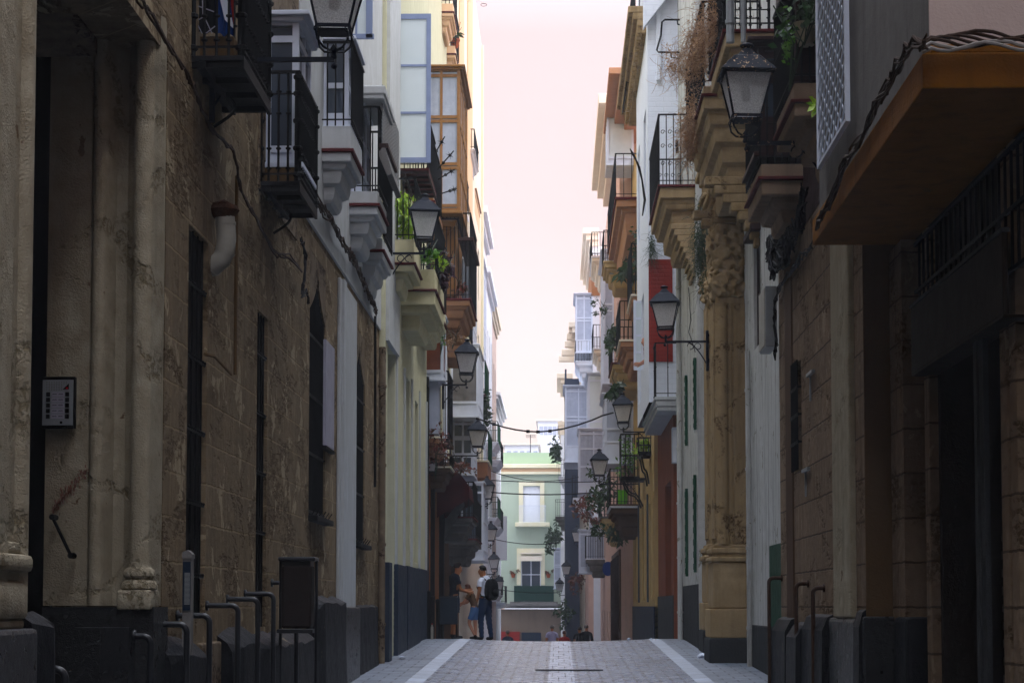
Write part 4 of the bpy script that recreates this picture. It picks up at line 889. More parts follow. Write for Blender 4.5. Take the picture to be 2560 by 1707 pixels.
mb.build('console_bracket', 'ochre', RD)
# ---- R4 white with green shutters
x4 = 2.75
RE = house('green_shutter_building', 'flaking white building with narrow dark-green shutters and grey plinth on the right', 1, 39.2, 45)
ws_ = []
for u, va, vb_, dy in ((1720, 940, 1115, .9), (1742, 897, 1075, .8), (1721, 1222, 1440, .9), (1742, 1188, 1430, .9), (1785, 1145, 1370, .6)):
    y = YX(u, x4, (va + vb_) / 2); ws_.append((y, y + dy, Z(vb_, y), Z(va, y), .2))
wall(RE, 'white_peel', x4, 39.2, 45, gz(36) - .5, 16.5, [w_ for w_ in ws_ if 39.22 < w_[0]])
for w_ in ws_:
    if w_[0] < 39.22: continue
    f_ = win(RE, x4, *w_[:4], 'white_frame', 'glass_dark')
    for y in (w_[0] - .12,):
        mb = MB(); mb.box(x4 - .07, x4 - .015, y, y + .11, w_[2], w_[3])
        for k in range(8): mb.box(x4 - .08, x4 - .065, y + .02, y + .09, w_[2] + (w_[3] - w_[2]) * (k + .2) / 8, w_[2] + (w_[3] - w_[2]) * (k + .7) / 8)
        mb.build('shutter', 'green', RE)
mb = MB(); mb.box(x4 - .02, x4 + .1, 39.22, 44.8, gz(36) - .5, Z(1460, 40), .01); mb.build('plinth', 'greyplinth', RE)
drainpipe(RE, x4 - .09, 43.7, gz(44), 10, .06, 'white_peel', bands=9); drainpipe(RE, x4 - .06, 44.5, gz(44), 10.5, .035, 'iron', bands=6)
balcony(RE, x4, X(1647, 39.5), 39.5, 43.6, Z(462, 39.5), 'ochre_dark', [(0, .05), (.05, .22), (.12, .1), (.16, .12), (.3, .35), (.45, .25)], 1.42, 'scroll', 'redline', .0, sp=.15)
mb = MB(); 
for k in range(9): t = k / 8; mb.box(x4 - .42 * (1 - t) ** 1.2 - .06, x4, 39.6, 40.8, Z(545, 39) - .12 * (k + 1), Z(545, 39) - .12 * k - .002, .015)
mb.build('console_bracket', 'ochre_dark', RE)
# ---- R5 rust door below, white cantilever above with red tiled panel
x5 = 2.6; xp = X(1622, 45)
RF = house('red_panel_building', 'white building jutting over the street with a dark red tiled panel on its side wall', 1, 45, 52)
zc_ = Z(1000, 44.5)
wall(RF, 'rust', x5, 45, 52, gz(45) - .5, zc_ - .02, [(46.0, 48.5, gz(46) - .5, 2.9, .3)])
mb = MB(); mb.box(x5 - .03, x5 + .1, 45.05, 51.9, gz(45) - .6, gz(46) + 1.0, .01); mb.build('plinth', 'greyplinth', RF)
hh = [(47.5, 48.8, 5.75, 7.5, 1.6), (46.0, 47.2, 9.2, 11.6, .25), (49.5, 50.8, 5.1, 7.2, .25), (49.5, 50.8, 9.2, 11.6, .25)]
wall(RF, 'white_brick', xp, 45, 51.5, zc_, 15.5, hh)
for h in hh[1:]: win(RF, xp, *h[:4], 'white_frame', 'glass')
mb = MB(); mb.box(xp + .004, X(1682, 44.99), 44.97, 44.999, Z(905, 45), Z(650, 45)); mb.build('tiled_panel', 'red', RF)
mb = MB(); mb.box(xp - .03, xp + .12, 44.9, 45.1, Z(648, 45) - 2.3, Z(648, 45)); 
balcony(RF, x5 + .1, X(1634, 44.4), 44.0, 50.5, zc_ + .02, 'white_pl', [(0, .07), (.03, .14), (.06, .1)], 1.2, 'knob', 'white_pl', 0, sp=.25)
mb = MB(); z_ = Z(300, 45)
mb.box(xp + .2, xp + .3, 44.9, 45, Z(205, 45), 15.4, .01); mb.prism([(xp - .1, Z(80, 45)), (xp + .7, Z(-30, 45)), (xp + .7, 15.4), (xp - .1, 15.4)], 44.7, 44.95, 'y'); mb.build('gable_trim', 'white_brick', RF)
cornice(RF, xp, .42, 45.5, 54.5, Z(300, 54, 1560) - .05, 'ochre', 4, .16, dent=True, near=False)
cr = MB(); railing(cr, X(1588, 47, 60), xp, 47, 50.5, Z(40, 47, 1590) - .1, 1.2, 'plain', .14, .014); cr.build('railing', 'iron', RF)
cr = MB(); railing(cr, X(1566, 51, 200), xp, 51, 54, Z(215, 51, 1570), 1.2, 'plain', .14, .014); cr.build('railing', 'iron', RF)
# thin tube frame on the white side wall
tf = thing('tube_frame', 'bent black tube frame fixed to the white side wall, high on the right', 'metal frame', (2.5, 44.6, 12))
def fr(*uv, Y=44.2): return [at(u, v, Y) for u, v in uv]
mb = MB(); mb.tube(fr((1735, 50), (1662, 50), (1655, 56), (1652, 90), (1642, 126), (1646, 131), (1735, 132)), .022, 6)
mb.tube(fr((1693, 50), (1694, 61), (1712, 66), (1726, 72)), .018, 5); mb.tube(fr((1677, 132), (1678, 144), (1700, 147), (1714, 157)), .018, 5); mb.build('tube', 'iron', tf)
# casement open with glass
mb = MB(); Yc = 49; xA, xB = X(1584, Yc, 850), X(1621, Yc, 850); zA, zB = Z(925, Yc, 1600), Z(750, Yc, 1600)
for x in (xA, xB - .06): mb.box(x, x + .06, Yc, Yc + .04, zA, zB)
for k in range(5): z = zA + (zB - zA - .07) * k / 4; mb.box(xA + .06, xB - .06, Yc + .002, Yc + .038, z, z + .05)
cas3 = mb.build('open_casement', 'white_frame', RF); mb = MB(); mb.box(xA + .03, xB - .03, Yc + .016, Yc + .022, zA + .03, zB - .03); mb.build('pane', 'glass_sky', cas3)
# ---- R6 yellow
x6 = 2.5
RG = house('yellow_building', 'yellow ochre building with navy plinth and several stacked brown balconies', 1, 52, 67)
y6 = [(YX(1615, x6), .7), (YX(1628, x6), .6)]
wall(RG, 'yellow', x6, 52, 67, gz(52) - .6, 14.6, [(54, 55, 0.2, 2.8, .25), (60, 61.2, .2, 2.8, .25), (64, 65, .2, 2.8, .25)])
mb = MB(); mb.box(x6 - .03, x6 + .1, 52.0, 66.98, gz(52) - .8, Z(1515, 55), .01); mb.build('plinth', 'navy', RG)
mb = MB()
for y in (52.2, 56.5, 58.6, 62.5): mb.box(x6 - .06, x6, y, y + .5, Z(1500, 56), 3.0, .01)
mb.build('pilaster', 'yellow', RG)
mb = MB()
for y in (55.4, 61.6): mb.box(x6 - .04, x6, y, y + .35, .1, 3.1)
mb.build('pilaster', 'bluegrey', RG)
def rb(par, xw, Y0, Y1, uo, vt, **k): return balcony(par, xw, X(uo, Y0, vt), Y0, Y1, Z(vt, Y0, uo), **k)
mb = MB(); mb.box(x6, x6 + 4, 52, 67, 14.6, 14.8); mb.build('roof', 'terracotta', RG)
rb(RG, x6, 55, 63.8, 1537, 492, mt='terracotta', tiers=[(0, .07), (.05, .2), (.2, .14), (.3, .6)], cap='redline', H=1.22, sp=.22)
rb(RG, x6, 52.3, 55.6, 1577, 735, mt='terracotta', tiers='deep', cap='sand', H=1.35, scale=1.5, sp=.12)
rb(RG, x6, 56.5, 60.3, 1548, 848, mt='terracotta', tiers='deep', cap='sand', H=1.1, scale=1.6)
rb(RG, x6, 61.5, 65.5, 1528, 905, mt='yellow', tiers='deep', cap='redline', H=1.1, scale=1.6)
rb(RG, x6, 62, 66, 1524, 1264, mt='brownwall', tiers='deep', cap='white_pl', block=.06, H=1.1, scale=1.8)
rb(RG, x6, 64, 66.8, 1508, 652, mt='yellow', tiers='deep', cap='yellow', H=1.0, scale=1.6)
bay(RG, x6, X(1519, 65), 65, 66.9, Z(410, 65, 1530), Z(272, 65, 1530), 'white_frame', 'glass_sky', rows=(0, .1, .95), cornice=.05)
cornice(RG, x6, .95, 60, 67, Z(268, 62, 1530), 'terracotta', 3, .2, near=True)
bay(RG, x6, X(1512, 66.2, 1040), 66.2, 70, Z(1155, 66.2, 1530), Z(985, 66.2, 1530), 'white_frame', 'curtain', rows=(0, .3, .5, .95), cornice=.1)
# ---- R7 brown shops
x7 = 2.1
RH = house('brown_shop_building', 'brown street front with dark shop doors, past the yellow building on the right', 1, 67, 100)
h7 = [(69 + 4.2 * i, 70.6 + 4.2 * i, gz(75) - 1, -.2, .35) for i in range(7)] + [(69 + 4 * i, 70.2 + 4 * i, z, z + 2.1, .2) for i in range(7) for z in (5.0, 8.6)]
wall(RH, 'pink', x7, 67, 100, gz(90) - 1, Z(420, 75, 1500), h7)
mb = MB(); mb.box(x7 - .06, x7 + .05, 67.05, 77, gz(80) - .8, 1.9); mb.build('shopfront', 'brownwall', RH)
mb = MB(); 
for k in range(9): mb.box(x7 - .12, x7 - .06, 67.6 + 1.05 * k, 67.8 + 1.05 * k, gz(80), 1.7)
mb.build('shop_pilaster', 'darkwood', RH)
cornice(RH, x7, .7, 68, 82, Z(425, 75, 1500), 'sand', 3, .35)
rb(RH, x7, 68, 72, 1500, 1290, mt='yellow', tiers='deep', cap='concrete', H=.9, scale=1.8)
bay(RH, x7, X(1508, 75, 700), 74.5, 80, Z(960, 75, 1520), Z(632, 75, 1520), 'white_frame', 'curtain', rows=(0, .25, .55, .6, .95), cornice=.1)
bay(RH, x7, X(1447, 83, 1150), 83, 86.5, Z(1228, 83, 1460), Z(1072, 83, 1460), 'white_frame', 'curtain', rows=(0, .12, .4, .7, .95), cols=2, cornice=.05)
rb(RH, x7, 84, 88, 1482, 870, mt='sand', tiers='deep', cap='white_far', H=1, scale=1.6)
rb(RH, x7, 82, 87, 1478, 640, mt='sand', tiers='deep', cap='white_far', H=1, scale=1.6)
bay(RH, x7, X(1470, 88, 1100), 87, 93, Z(1200, 88, 1500), Z(940, 88, 1500), 'white_frame', 'glass_sky', rows=(0, .25, .55, .95), cornice=.1)
rb(RH, x7, 90, 94, 1463, 1395, mt='concrete', tiers='deep', cap='white_far', H=1, scale=1.6)
bay(RH, x7, X(1448, 92, 1400), 92, 94.5, Z(1430, 92, 1460), Z(1325, 92, 1460), 'white_frame', 'curtain', rows=(0, .1, .95), cols=3, cornice=.05)
sgn = thing('round_sign', 'half-seen round blue sign sticking out from the pinkish wall', 'sign', (2, 84, .3)); mb = MB()
c = at(1520, 1421, 78); mb.prism([(c.x + .22 * math.cos(a * PI / 10), c.z + .28 * math.sin(a * PI / 10)) for a in range(20)], 78, 78.05, 'y'); mb.build('disc', 'sign_blue', sgn)
mb = MB(); mb.box(c.x, x7 - .0, 78.06, 78.1, c.z - .02, c.z + .02); mb.build('bracket', 'iron', sgn)
# ---- R8 .. R11
def far(nm, lab, x, Y0, Y1, ztop, mt, cn, bays, bals, holes=True):
    h = house(nm, lab, 1, Y0, Y1); z0 = gz(Y1) - 1; hs = []
    if holes:
        zz = 0.4
        while zz + 2.5 < ztop:
            for i in range(int((Y1 - Y0) / 3)): hs.append((Y0 + 1 + 3 * i, Y0 + 2.2 + 3 * i, zz, zz + 2.1, .2))
            zz += 3.5
    wall(h, mt, x, Y0, Y1, z0, ztop, hs)
    if cn: cornice(h, x, cn, Y0, Y1, ztop, 'sand', 3, .3)
    for b in bays: bay(h, x, X(b[0], b[1], 1000), b[1], b[2], Z(b[4], b[1], 1450), Z(b[3], b[1], 1450), 'white_frame', b[5] if len(b) > 5 else 'glass', rows=(0, .2, .55, .6, .95), cols=b[6] if len(b) > 6 else 1, cornice=.12, curtain=False)
    for b in bals: balcony(h, x, X(b[0], b[1], b[3]), b[1], b[2], Z(b[3], b[1], 1450), b[4], 'deep', 1.05, cap=b[5], scale=1.6, sp=.14)
    return h
RI = far('orange_top_building', 'building with orange upper wall and cream cornice on the right skyline', 1.75, 100, 114, Z(625, 101, 1460), 'white_far', .5,
    [(1440, 101, 105, 735, 880, 'curtain', 2), (1413, 103, 108, 965, 1153, 'curtain', 2)], [(1438, 101, 106, 902, 'white_far', 'white_far'), (1470, 99.5, 102, 1130, 'white_far', None), (1430, 101, 105, 1240, 'white_far', 'iron')])
mb = MB(); mb.box(1.69, 1.8, 100.2, 112, Z(740, 101), Z(640, 101)); mb.box(1.74, 4, 99.9, 99.99, Z(740, 100), Z(640, 100)); mb.build('upper_panel', 'orange', RI)
mb = MB(); mb.box(1.5, 1.76, 100.1, 113, gz(110) - .5, 2.2); mb.build('shopfront', 'pink', RI)
RJ = far('netted_building', 'building wrapped in slate-grey netting with toothed cornice on the right', 1.15, 114, 124, Z(845, 114, 1430), 'sand', .55, [], [])
mb = MB(); mb.box(X(1412, 113.4), 1.2, 113.3, 113.5, gz(113) - .5, Z(945, 113)); mb.box(X(1412, 113.4), X(1412, 113.4) + .1, 113.5, 123, gz(113) - .5, Z(945, 118)); mb.build('netting', 'scaffold', RJ)
RK = far('cream_corner_building', 'thin sliver of cream facade with sloping eave at the right street end', .6, 124, 132, Z(975, 125, 1405), 'sand', .7, [], [(1388, 124, 127, 1290, 'concrete', None), (1396, 125, 129, 1190, 'white_far', None)])
RL = far('last_right_building', 'lowest pale house end touching the green house on the right', .15, 132, 139, Z(1090, 133, 1396), 'white_far', .2, [(1384, 132.5, 134, 1370, 1470, 'curtain')], [])
# more teeth of stepped cornices
mb = MB()
for k, (u, v) in enumerate(((1426, 820), (1421, 838), (1416, 857), (1408, 878), (1401, 893))):
    y = 114.5 + k * 1.6; p = at(u, v, y); mb.box(p.x - .1, 1.9, y, y + .5, p.z - .25, p.z + .12, .03)
mb.build('cornice_block', 'sand', RJ)
# ============================================================ LAMPS
LC_ = {}
def lamp_parts(par, metal):
    k = 1.167
    def get(name, fn, mt, parent, smooth=False):
        key = (name, mt)
        if key not in LC_:
            sv = parent.location.copy() if parent is par else None
            mb = MB(); fn(mb); me_o = mb.build(name, mt, None, smooth); LC_[key] = me_o.data; bpy.data.objects.remove(me_o)
        o = bpy.data.objects.new(name, LC_[key]); COL.objects.link(o); o.parent = parent; return o
    def roof(mb):
        mb.lathe((0, 0, 0), [(.24 * k, -.015), (.245 * k, 0), (.235 * k, .015), (.185 * k, .07 * k), (.12 * k, .145 * k), (.085 * k, .165 * k), (.055 * k, .205 * k), (.036 * k, .235 * k)], 4, True)
        mb.lathe((0, 0, 0), [(.03 * k, .22 * k), (.036 * k, .245 * k), (.062 * k, .255 * k), (.064 * k, .27 * k), (.04 * k, .282 * k), (.02 * k, .29 * k), (.001, .292 * k)], 10)
        for a in range(4):
            for q in (-.5, 0, .5):
                s_, c_ = math.sin(a * PI / 2), math.cos(a * PI / 2)
                x0, y0 = .2 * k, q * .36 * k; x1_, y1_ = .125 * k, q * .2 * k
                mb.tube([(x0 * c_ - y0 * s_, x0 * s_ + y0 * c_, .055 * k), (x1_ * c_ - y1_ * s_, x1_ * s_ + y1_ * c_, .145 * k)], .004, 4)
    T, B, zt, zb_ = .212 * k, .123 * k, -.02, -.40 * k
    def frame(mb):
        for sx in (-1, 1):
            for sy in (-1, 1): mb.tube([(sx * T, sy * T, zt), (sx * B, sy * B, zb_)], .013 * k, 4)
        for r_, z, q in ((T, zt, .014), (B, zb_, .014)):
            for a in (-1, 1): mb.box(-r_ - q, r_ + q, a * r_ - q, a * r_ + q, z - q, z + q); mb.box(a * r_ - q, a * r_ + q, -r_, r_, z - q + .001, z + q - .001)
    def glass(mb):
        T2, B2 = T - .006, B - .006
        for a in range(4):
            s_, c_ = round(math.sin(a * PI / 2)), round(math.cos(a * PI / 2))
            P = [(-T2, -T2, zt), (T2, -T2, zt), (B2, -B2, zb_), (-B2, -B2, zb_)]
            mb.quad(*[(x * c_ - y * s_, x * s_ + y * c_, z) for x, y, z in P])
    def scroll(mb):
        for sx, sy in ((-1, -1), (1, -1), (-1, 1), (1, 1)):
            pts = [(sx * B, sy * B, zb_ - .01), (sx * B * 1.05, sy * B * 1.05, zb_ - .05), (sx * B * .95, sy * B * .95, zb_ - .12), (sx * B * .6, sy * B * .6, zb_ - .18), (sx * .02, sy * .02, zb_ - .20)]
            mb.tube(pts, .009 * k, 5)
            mb.tube([(sx * B * .95 + .03 * math.cos(q), sy * B * .95, zb_ - .03 + .03 * math.sin(q)) for q in [i * .7 for i in range(8)]], .006, 4)
        mb.lathe((0, 0, zb_ - .2), [(.015, -.07), (.03, -.05), (.02, -.02), (.035, 0), (.03, .03), (.01, .06), (.001, .07)], 8)
        mb.box(-B * .9, B * .9, -B * .9, B * .9, zb_ - .035, zb_ - .02)
    def bulb(mb):
        mb.lathe((0, 0, zt - .2), [(.001, -.085), (.04, -.06), (.052, -.02), (.045, .03), (.028, .08), (.024, .1), (.024, .16)], 10)
    r_ = get('roof', roof, metal, par); f_ = get('frame', frame, metal, par); get('glass', glass, 'frost', f_); get('bracket_cage', scroll, metal, par, True); get('bulb', bulb, 'galv', par, True)
    an = R.uniform(-.09, .09); tl = R.uniform(-.025, .025)
    for q in par.children: q.rotation_euler = (0, tl, an)
def lamp(u, v, Y, side, armto, label, metal='lampmetal', group='wall lanterns along the street', plate=.7, sc_=1, tilt=0):
    p = at(u, v, Y); t = thing('street_lamp', label, 'street lamp', p, group); lamp_parts(t, metal)
    z = p.z - .4 * 1.167 - .27; mb = MB()
    mb.box(min(p.x, armto), max(p.x, armto), p.y - .018, p.y + .018, z - .02, z + .02)
    mb.box(armto - .025, armto + .025, p.y - .03, p.y + .03, z - plate * .8, z + plate * .3, .005)
    pts = [(armto - side * t_ * .42, p.y, z - .45 * (1 - t_) ** 1.8) for t_ in [i / 10 for i in range(11)]]
    mb.tube(pts, .012, 5)
    for c_ in (.18, .32):
        mb.tube([(armto - side * (c_ + .06 * math.cos(q * .6)), p.y, z - .09 + .06 * math.sin(q * .6)) for q in range(9)], .009, 4)
    mb.ball((p.x, p.y, z - .06), .03, 6); mb.build('wall_arm', metal, t); return t
lamp(837, -54, 17.4, -1, -3.08, 'huge lantern cropped by the top edge in front of the left balconies')
lamp(1062, 531, 35, -1, -2.98, 'lantern with a visible bulb behind speckled glass beside the bright green fern')
lamp(1167, 883, 45.8, -1, X(1109, 45.8, 900), 'wall lantern under the brown balcony slabs, third lantern from the top on the left side')
lamp(1195, 1075, 56.8, -1, -3.1, 'wall lantern on the left where the dark cable across the street begins')
lamp(1218, 1213, 70, -1, -3.3, 'wall lantern just right of the maroon awning')
lamp(1227, 1322, 82, -1, -3.3, 'small lantern on the left just below the maroon awning level')
lamp(1235, 1396, 95, -1, -3.45, 'tiny lantern above the backpack wearer head on the left')
lamp(1247, 1452, 108, -1, -3.7, 'tiniest lantern on the left, beside the backpack shoulder')
lamp(1866, 187, 20.8, 1, 2.84, 'large lantern with paint-flaked roof in front of the dark wooden bays, top right', 'lampspot')
lamp(1662, 758, 37.6, 1, X(1768, 37.6, 860), 'lantern in front of the red tiled panel with a long straight arm')
lamp(1557, 1012, 53.6, 1, 2.5, 'lantern above the flower cages where the thick cable ends on the right')
lamp(1498, 1149, 60.5, 1, 2.45, 'lantern hanging left of the lime green bag balcony')
lamp(1443, 1329, 96, 1, 2.0, 'small lantern before the slate-grey netting on the right')
lamp(1416, 1414, 110, 1, 1.7, 'tiny lantern low on the slate-grey netting')
lamp(1399, 1457, 122, 1, 1.1, 'tiniest lantern in the far distance just right of the green house balcony')
mb = MB(); p = at(1768, 900, 37.6); mb.box(p.x + .026, 2.9, 37.6, 37.68, p.z - .03, p.z + .03); mb.box(p.x + .026, 2.9, 37.6, 37.68, p.z + .45, p.z + .5)
br = mb.build('lamp_standoff', 'iron'); tag(br, 'short black standoff bars joining the long lamp arm to the flaking white wall', 'bracket')
# ============================================================ CABLES
def cable(label, pts, r=.014, sag=0, n=14, mt='cable', name='overhead_cable', group=None, lumps=0):
    a, b = Vector(pts[0]), Vector(pts[-1]); mb = MB()
    if len(pts) == 2: P = [a.lerp(b, t / n) - Vector((0, 0, sag * 4 * (t / n) * (1 - t / n))) for t in range(n + 1)]
    else: P = [Vector(p) for p in pts]
    mb.tube(P, r, 5)
    for k in range(lumps): q = P[R.randrange(1, len(P) - 1)]; mb.tube([q - Vector((.05, 0, 0)), q + Vector((.05, 0, 0))], r * 2, 5)
    o = mb.build(name, mt); tag(o, label, 'cable', group); return o
cable('thick lumpy dark cable sagging across the street between two lanterns', [at(u, v, 56) for u, v in ((1190, 1045), (1212, 1052), (1235, 1060), (1262, 1068), (1290, 1074), (1320, 1078), (1345, 1079), (1375, 1077), (1410, 1071), (1445, 1062), (1480, 1050), (1505, 1039), (1534, 1031))], .024, lumps=7)
cable('thin cable sagging in front of the green house cornice', [at(1215, 1172, 84), at(1480, 1182, 84)], .017, .42)
cable('upper of two straight dark cables across the upper green house window', [at(1228, 1200, 72), at(1500, 1203, 72)], .017, .05)
cable('lower of two straight dark cables across the upper green house window', [at(1228, 1230, 68), at(1492, 1230, 68)], .022, .08)
cable('slack dark wire across the green wall between its two windows', [at(1224, 1344, 84), at(1400, 1356, 84)], .017, .15)
cable('wire low across the street at the height of the dark green netting', [at(1232, 1470, 95), at(1400, 1480, 95)], .02, .1)
def wallrun(label, uvx, r, mt='cable', n=3, jit=.03, sub=3):
    base = [onx(u, v, x) for u, v, x in uvx]; mb = MB(); rr = random.Random(len(label))
    for k in range(n):
        P = []
        for a, b in zip(base, base[1:]):
            for t in range(sub): P.append(a.lerp(b, t / sub) + Vector((rr.uniform(0, jit), rr.uniform(-jit, jit), rr.uniform(-jit, jit) * 1.6)) * (-1 if base[0].x > 0 else 1))
        P.append(base[-1]); mb.tube(P, r * rr.uniform(.7, 1.2), 5)
    o = mb.build('wall_cable', mt); tag(o, label, 'cable'); return o
wallrun('brown twisted cable bundle drooping from the half column to the first left balcony', [(u, v, -3.04) for u, v in ((330, -20), (365, 25), (400, 80), (440, 150), (468, 190), (480, 215), (500, 270), (530, 330), (565, 367), (580, 372), (590, 420), (600, 480), (625, 525), (660, 590), (690, 640), (720, 640), (755, 680))], .012, 'cable_brown', 3, .02)
wallrun('thick tangle of black cables running under the stepped white balcony slabs', [(u, v, -3.02) for u, v in ((760, 460), (790, 505), (815, 540), (840, 580), (862, 620), (880, 650), (900, 690), (915, 730), (930, 760), (940, 785))], .010, 'cable_brown', 8, .05, 3)
wallrun('loose black wires dropping down the stone wall near the pointed windows', [(u, v, -3.03) for u, v in ((750, 600), (762, 640), (757, 700), (752, 740), (765, 730), (770, 760))], .01, 'cable', 5, .03)
wallrun('bundle of dark cables lying along the top of the mustard ledge side', [(u, v, 2.375) for u, v in ((2318, 105), (2295, 110), (2272, 130), (2250, 165), (2225, 215), (2195, 270), (2165, 330), (2130, 385), (2108, 420), (2090, 480), (2062, 540), (2040, 575))], .011, 'cable_brown', 8, .035, 2)
o_ = MB(); rr = random.Random(3)
for k in range(7):
    P = []; 
    for i in range(13): u = 2305 + i * 22; p = at(u, 88 + 5 * k + 10 * math.sin(i * .7 + k) + (18 if i == 0 else 0), 12.84 - .01 * k); P.append(p + Vector((0, rr.uniform(-.02, .0), 0)))
    o_.mi = 0 if k < 5 else 1
    o_.tube(P, .012, 6)
tag(o_.build('wall_cable', ['cable_brown', 'cable_grey'], smooth=True), 'brown and grey conduits running along the front top edge of the mustard ledge', 'cable')
wallrun('tangled nest of black cables under the second right balcony slab', [(u, v, 2.8) for u, v in ((2020, 480), (2010, 560), (1985, 590), (1960, 600), (1935, 605), (1932, 640), (1945, 660), (1975, 640), (1990, 600), (1965, 580), (1940, 620), (1938, 690))], .013, 'cable', 10, .09, 5)
wallrun('drooping dark cables along the sandstone wall below the ledge end', [(u, v, 2.82) for u, v in ((2035, 610), (2010, 640), (1990, 670), (1960, 700), (1945, 740), (1940, 800), (1945, 860), (1938, 900))], .012, 'cable', 4, .04)
wallrun('thin grey wire hanging on the flaking white wall below the weedy balconies', [(u, v, 2.73) for u, v in ((1722, 720), (1728, 800), (1722, 830), (1730, 850), (1738, 880))], .008, 'cable', 1, .01)
tag(MB().tube([at(1208 + 6 * math.cos(q * .7) + (3 if math.cos(q * .7) > .7 else 0), 13 + 3.5 * math.sin(q * .7), 40) for q in range(10)], .006, 4).tube([at(1213, 12, 40), at(1100, -60, 40)], .0015, 3).build('wire_loop', 'cable'), 'small loop of thin wire hanging in the sky near the top', 'wire')
# ============================================================ FERN, PLANTS, WEEDS
def plant(name, label, c, rad, n, size, mt, pot=None, group=None, droop=.3, narrow=.45, stem=True, cat='plant'):
    c = Vector(c); zb2 = c.z - (rad[2] if hasattr(rad, '__len__') else rad)
    t = thing(name, label, cat, (c.x, c.y, zb2), group)
    mb = MB().leaves(c, rad, n, size, random.Random(int(c.y * 10 + c.z * 7)), droop, narrow); mb.build('foliage', mt, t)
    if stem:
        mb = MB(); rr = random.Random(5)
        for k in range(5): mb.tube([(c.x, c.y, zb2 - .02), c + Vector((rr.uniform(-.15, .15), rr.uniform(-.2, .2), 0)), c + Vector((rr.uniform(-.3, .3), rr.uniform(-.4, .4), rr.uniform(.1, .4)))], .008, 4)
        mb.build('stems', 'leaf_dark', t)
    if pot:
        mb = MB(); mb.lathe((c.x, c.y, zb2 - .24), [(.09, 0), (.13, .2), (.15, .2), (.15, .25), (.12, .25), (.11, .22)], 12); mb.build('pot', 'terra_pot', t, smooth=True)
    return t
plant('fern', 'bright yellow-green fern hanging over the cream balcony behind the lantern bulb', at(1010, 535, 35.8), (.27, .5, .38), 420, .16, 'leaf_yel', droop=.8, narrow=.35)
plant('potted_plant', 'small green plant right under the lantern with the visible bulb', at(1068, 632, 37), (.22, .4, .14), 130, .14, 'leaf', droop=0)
plant('hanging_plant', 'dark purple trailing plant bulging out of the rail below the left fern lantern', at(1112, 668, 38.8), (.14, .5, .33), 360, .13, 'leaf_purple', droop=.6)
plant('spider_plant', 'small spiky light-green plant at the cream balcony corner', at(1096, 662, 38.4), (.12, .2, .1), 70, .17, 'leaf_yel', droop=-.2, narrow=.2)
plant('potted_plant', 'reddish potted plant on the lowest wooden-bay balcony on the left', at(1138, 715, 46.4), (.18, .3, .2), 120, .14, 'leaf_red', droop=.2)
plant('potted_plant', 'dark green spiky plant on the upper peach balcony', at(1137, 88, 55.6), (.2, .3, .14), 90, .2, 'leaf_dark', pot=True, droop=-.1, narrow=.25)
plant('hanging_plant', 'dark ivy spilling from the balcony left of the sky in the middle of the street', at(1215, 1010, 70.6), (.28, 1.2, .75), 300, .2, 'leaf_dark')
plant('hanging_plant', 'reddish brown dry plant tangled around the left orange balcony corbels', at(1088, 1130, 45.6), (.35, .5, .6), 320, .12, 'leaf_red', droop=.6)
plant('hanging_plant', 'reddish leaves crowning the maroon awning', at(1150, 1168, 49.6), (.5, .6, .16), 260, .12, 'leaf_red')
plant('hanging_plant', 'dry twigs drooping from the brown slab left of the third lantern', at(1130, 848, 46.3), (.3, .5, .22), 160, .16, 'leaf_dry', narrow=.15)
plant('hanging_plant', 'green sprigs trailing beside the white bay above the third lantern', at(1101, 832, 44.9), (.1, .3, .5), 90, .1, 'leaf')
plant('climbing_plant', 'glossy green leaves hanging over the dark bay at the top right', at(2010, 35, 19.6), (.24, .5, .3), 260, .09, 'leaf_dark', narrow=.6)
plant('climbing_plant', 'scattered green vine down the dark wooden rail at the top right', at(1972, 120, 19.65), (.07, .2, .42), 90, .075, 'leaf', narrow=.6)
plant('sprig', 'bright lime-green sprig growing beside the white lattice screen', at(2042, 272, 18.9), (.07, .1, .05), 26, .09, 'leaf_yel', narrow=.6, stem=False, droop=0)
t_ = plant('potted_plant', 'pale pot with trailing leaves standing in the dark balcony at the top right', at(2018, 62, 19.75), (.16, .2, .16), 90, .08, 'leaf_dark', droop=.4)
mb = MB(); p = at(2015, 90, 19.7); mb.lathe((p.x, p.y, p.z - .1), [(.08, 0), (.13, .2), (.14, .22)], 12); mb.build('pot', 'lime', t_, smooth=True)
# dried weeds on the baroque balconies
def weeds(label, c, rad, n, seed, down=.6, mt='leaf_dry'):
    rr = random.Random(seed); t = thing('dry_weeds', label, 'weeds', c); mb = MB()
    for k in range(n):
        p = Vector(c) + Vector((rr.gauss(0, rad[0] * .45), rr.gauss(0, rad[1] * .45), rr.gauss(0, rad[2] * .45))); P = [p]; d = Vector((rr.uniform(-.5, .5), rr.uniform(-.5, .5), rr.uniform(-1, 1 - down)))
        for q in range(4): d = (d + Vector((rr.gauss(0, .5), rr.gauss(0, .5), rr.gauss(0, .4) - .15))).normalized(); P.append(P[-1] + d * rr.uniform(.04, .12))
        mb.tube(P, [.004, .0035, .003, .0025, .002], 3, False)
    mb.leaves(c, rad, n, .05, rr); mb.build('stems', mt, t); return t
weeds('thick mass of dry brown weeds on the upper carved-portal balcony rail', at(1745, 120, 31), (.22, 1.0, .5), 620, 1)
weeds('dry brown weeds around the top balcony edge above the paint-flaked lantern', at(1790, 70, 28.5), (.2, .6, .4), 380, 2)
weeds('sparse dry twigs spreading in front of the white side wall', at(1695, 160, 34), (.3, .5, .35), 220, 3)
weeds('dry weeds hanging below the slab of the carved-portal balcony', at(1722, 330, 33), (.14, 1.2, .5), 500, 4)
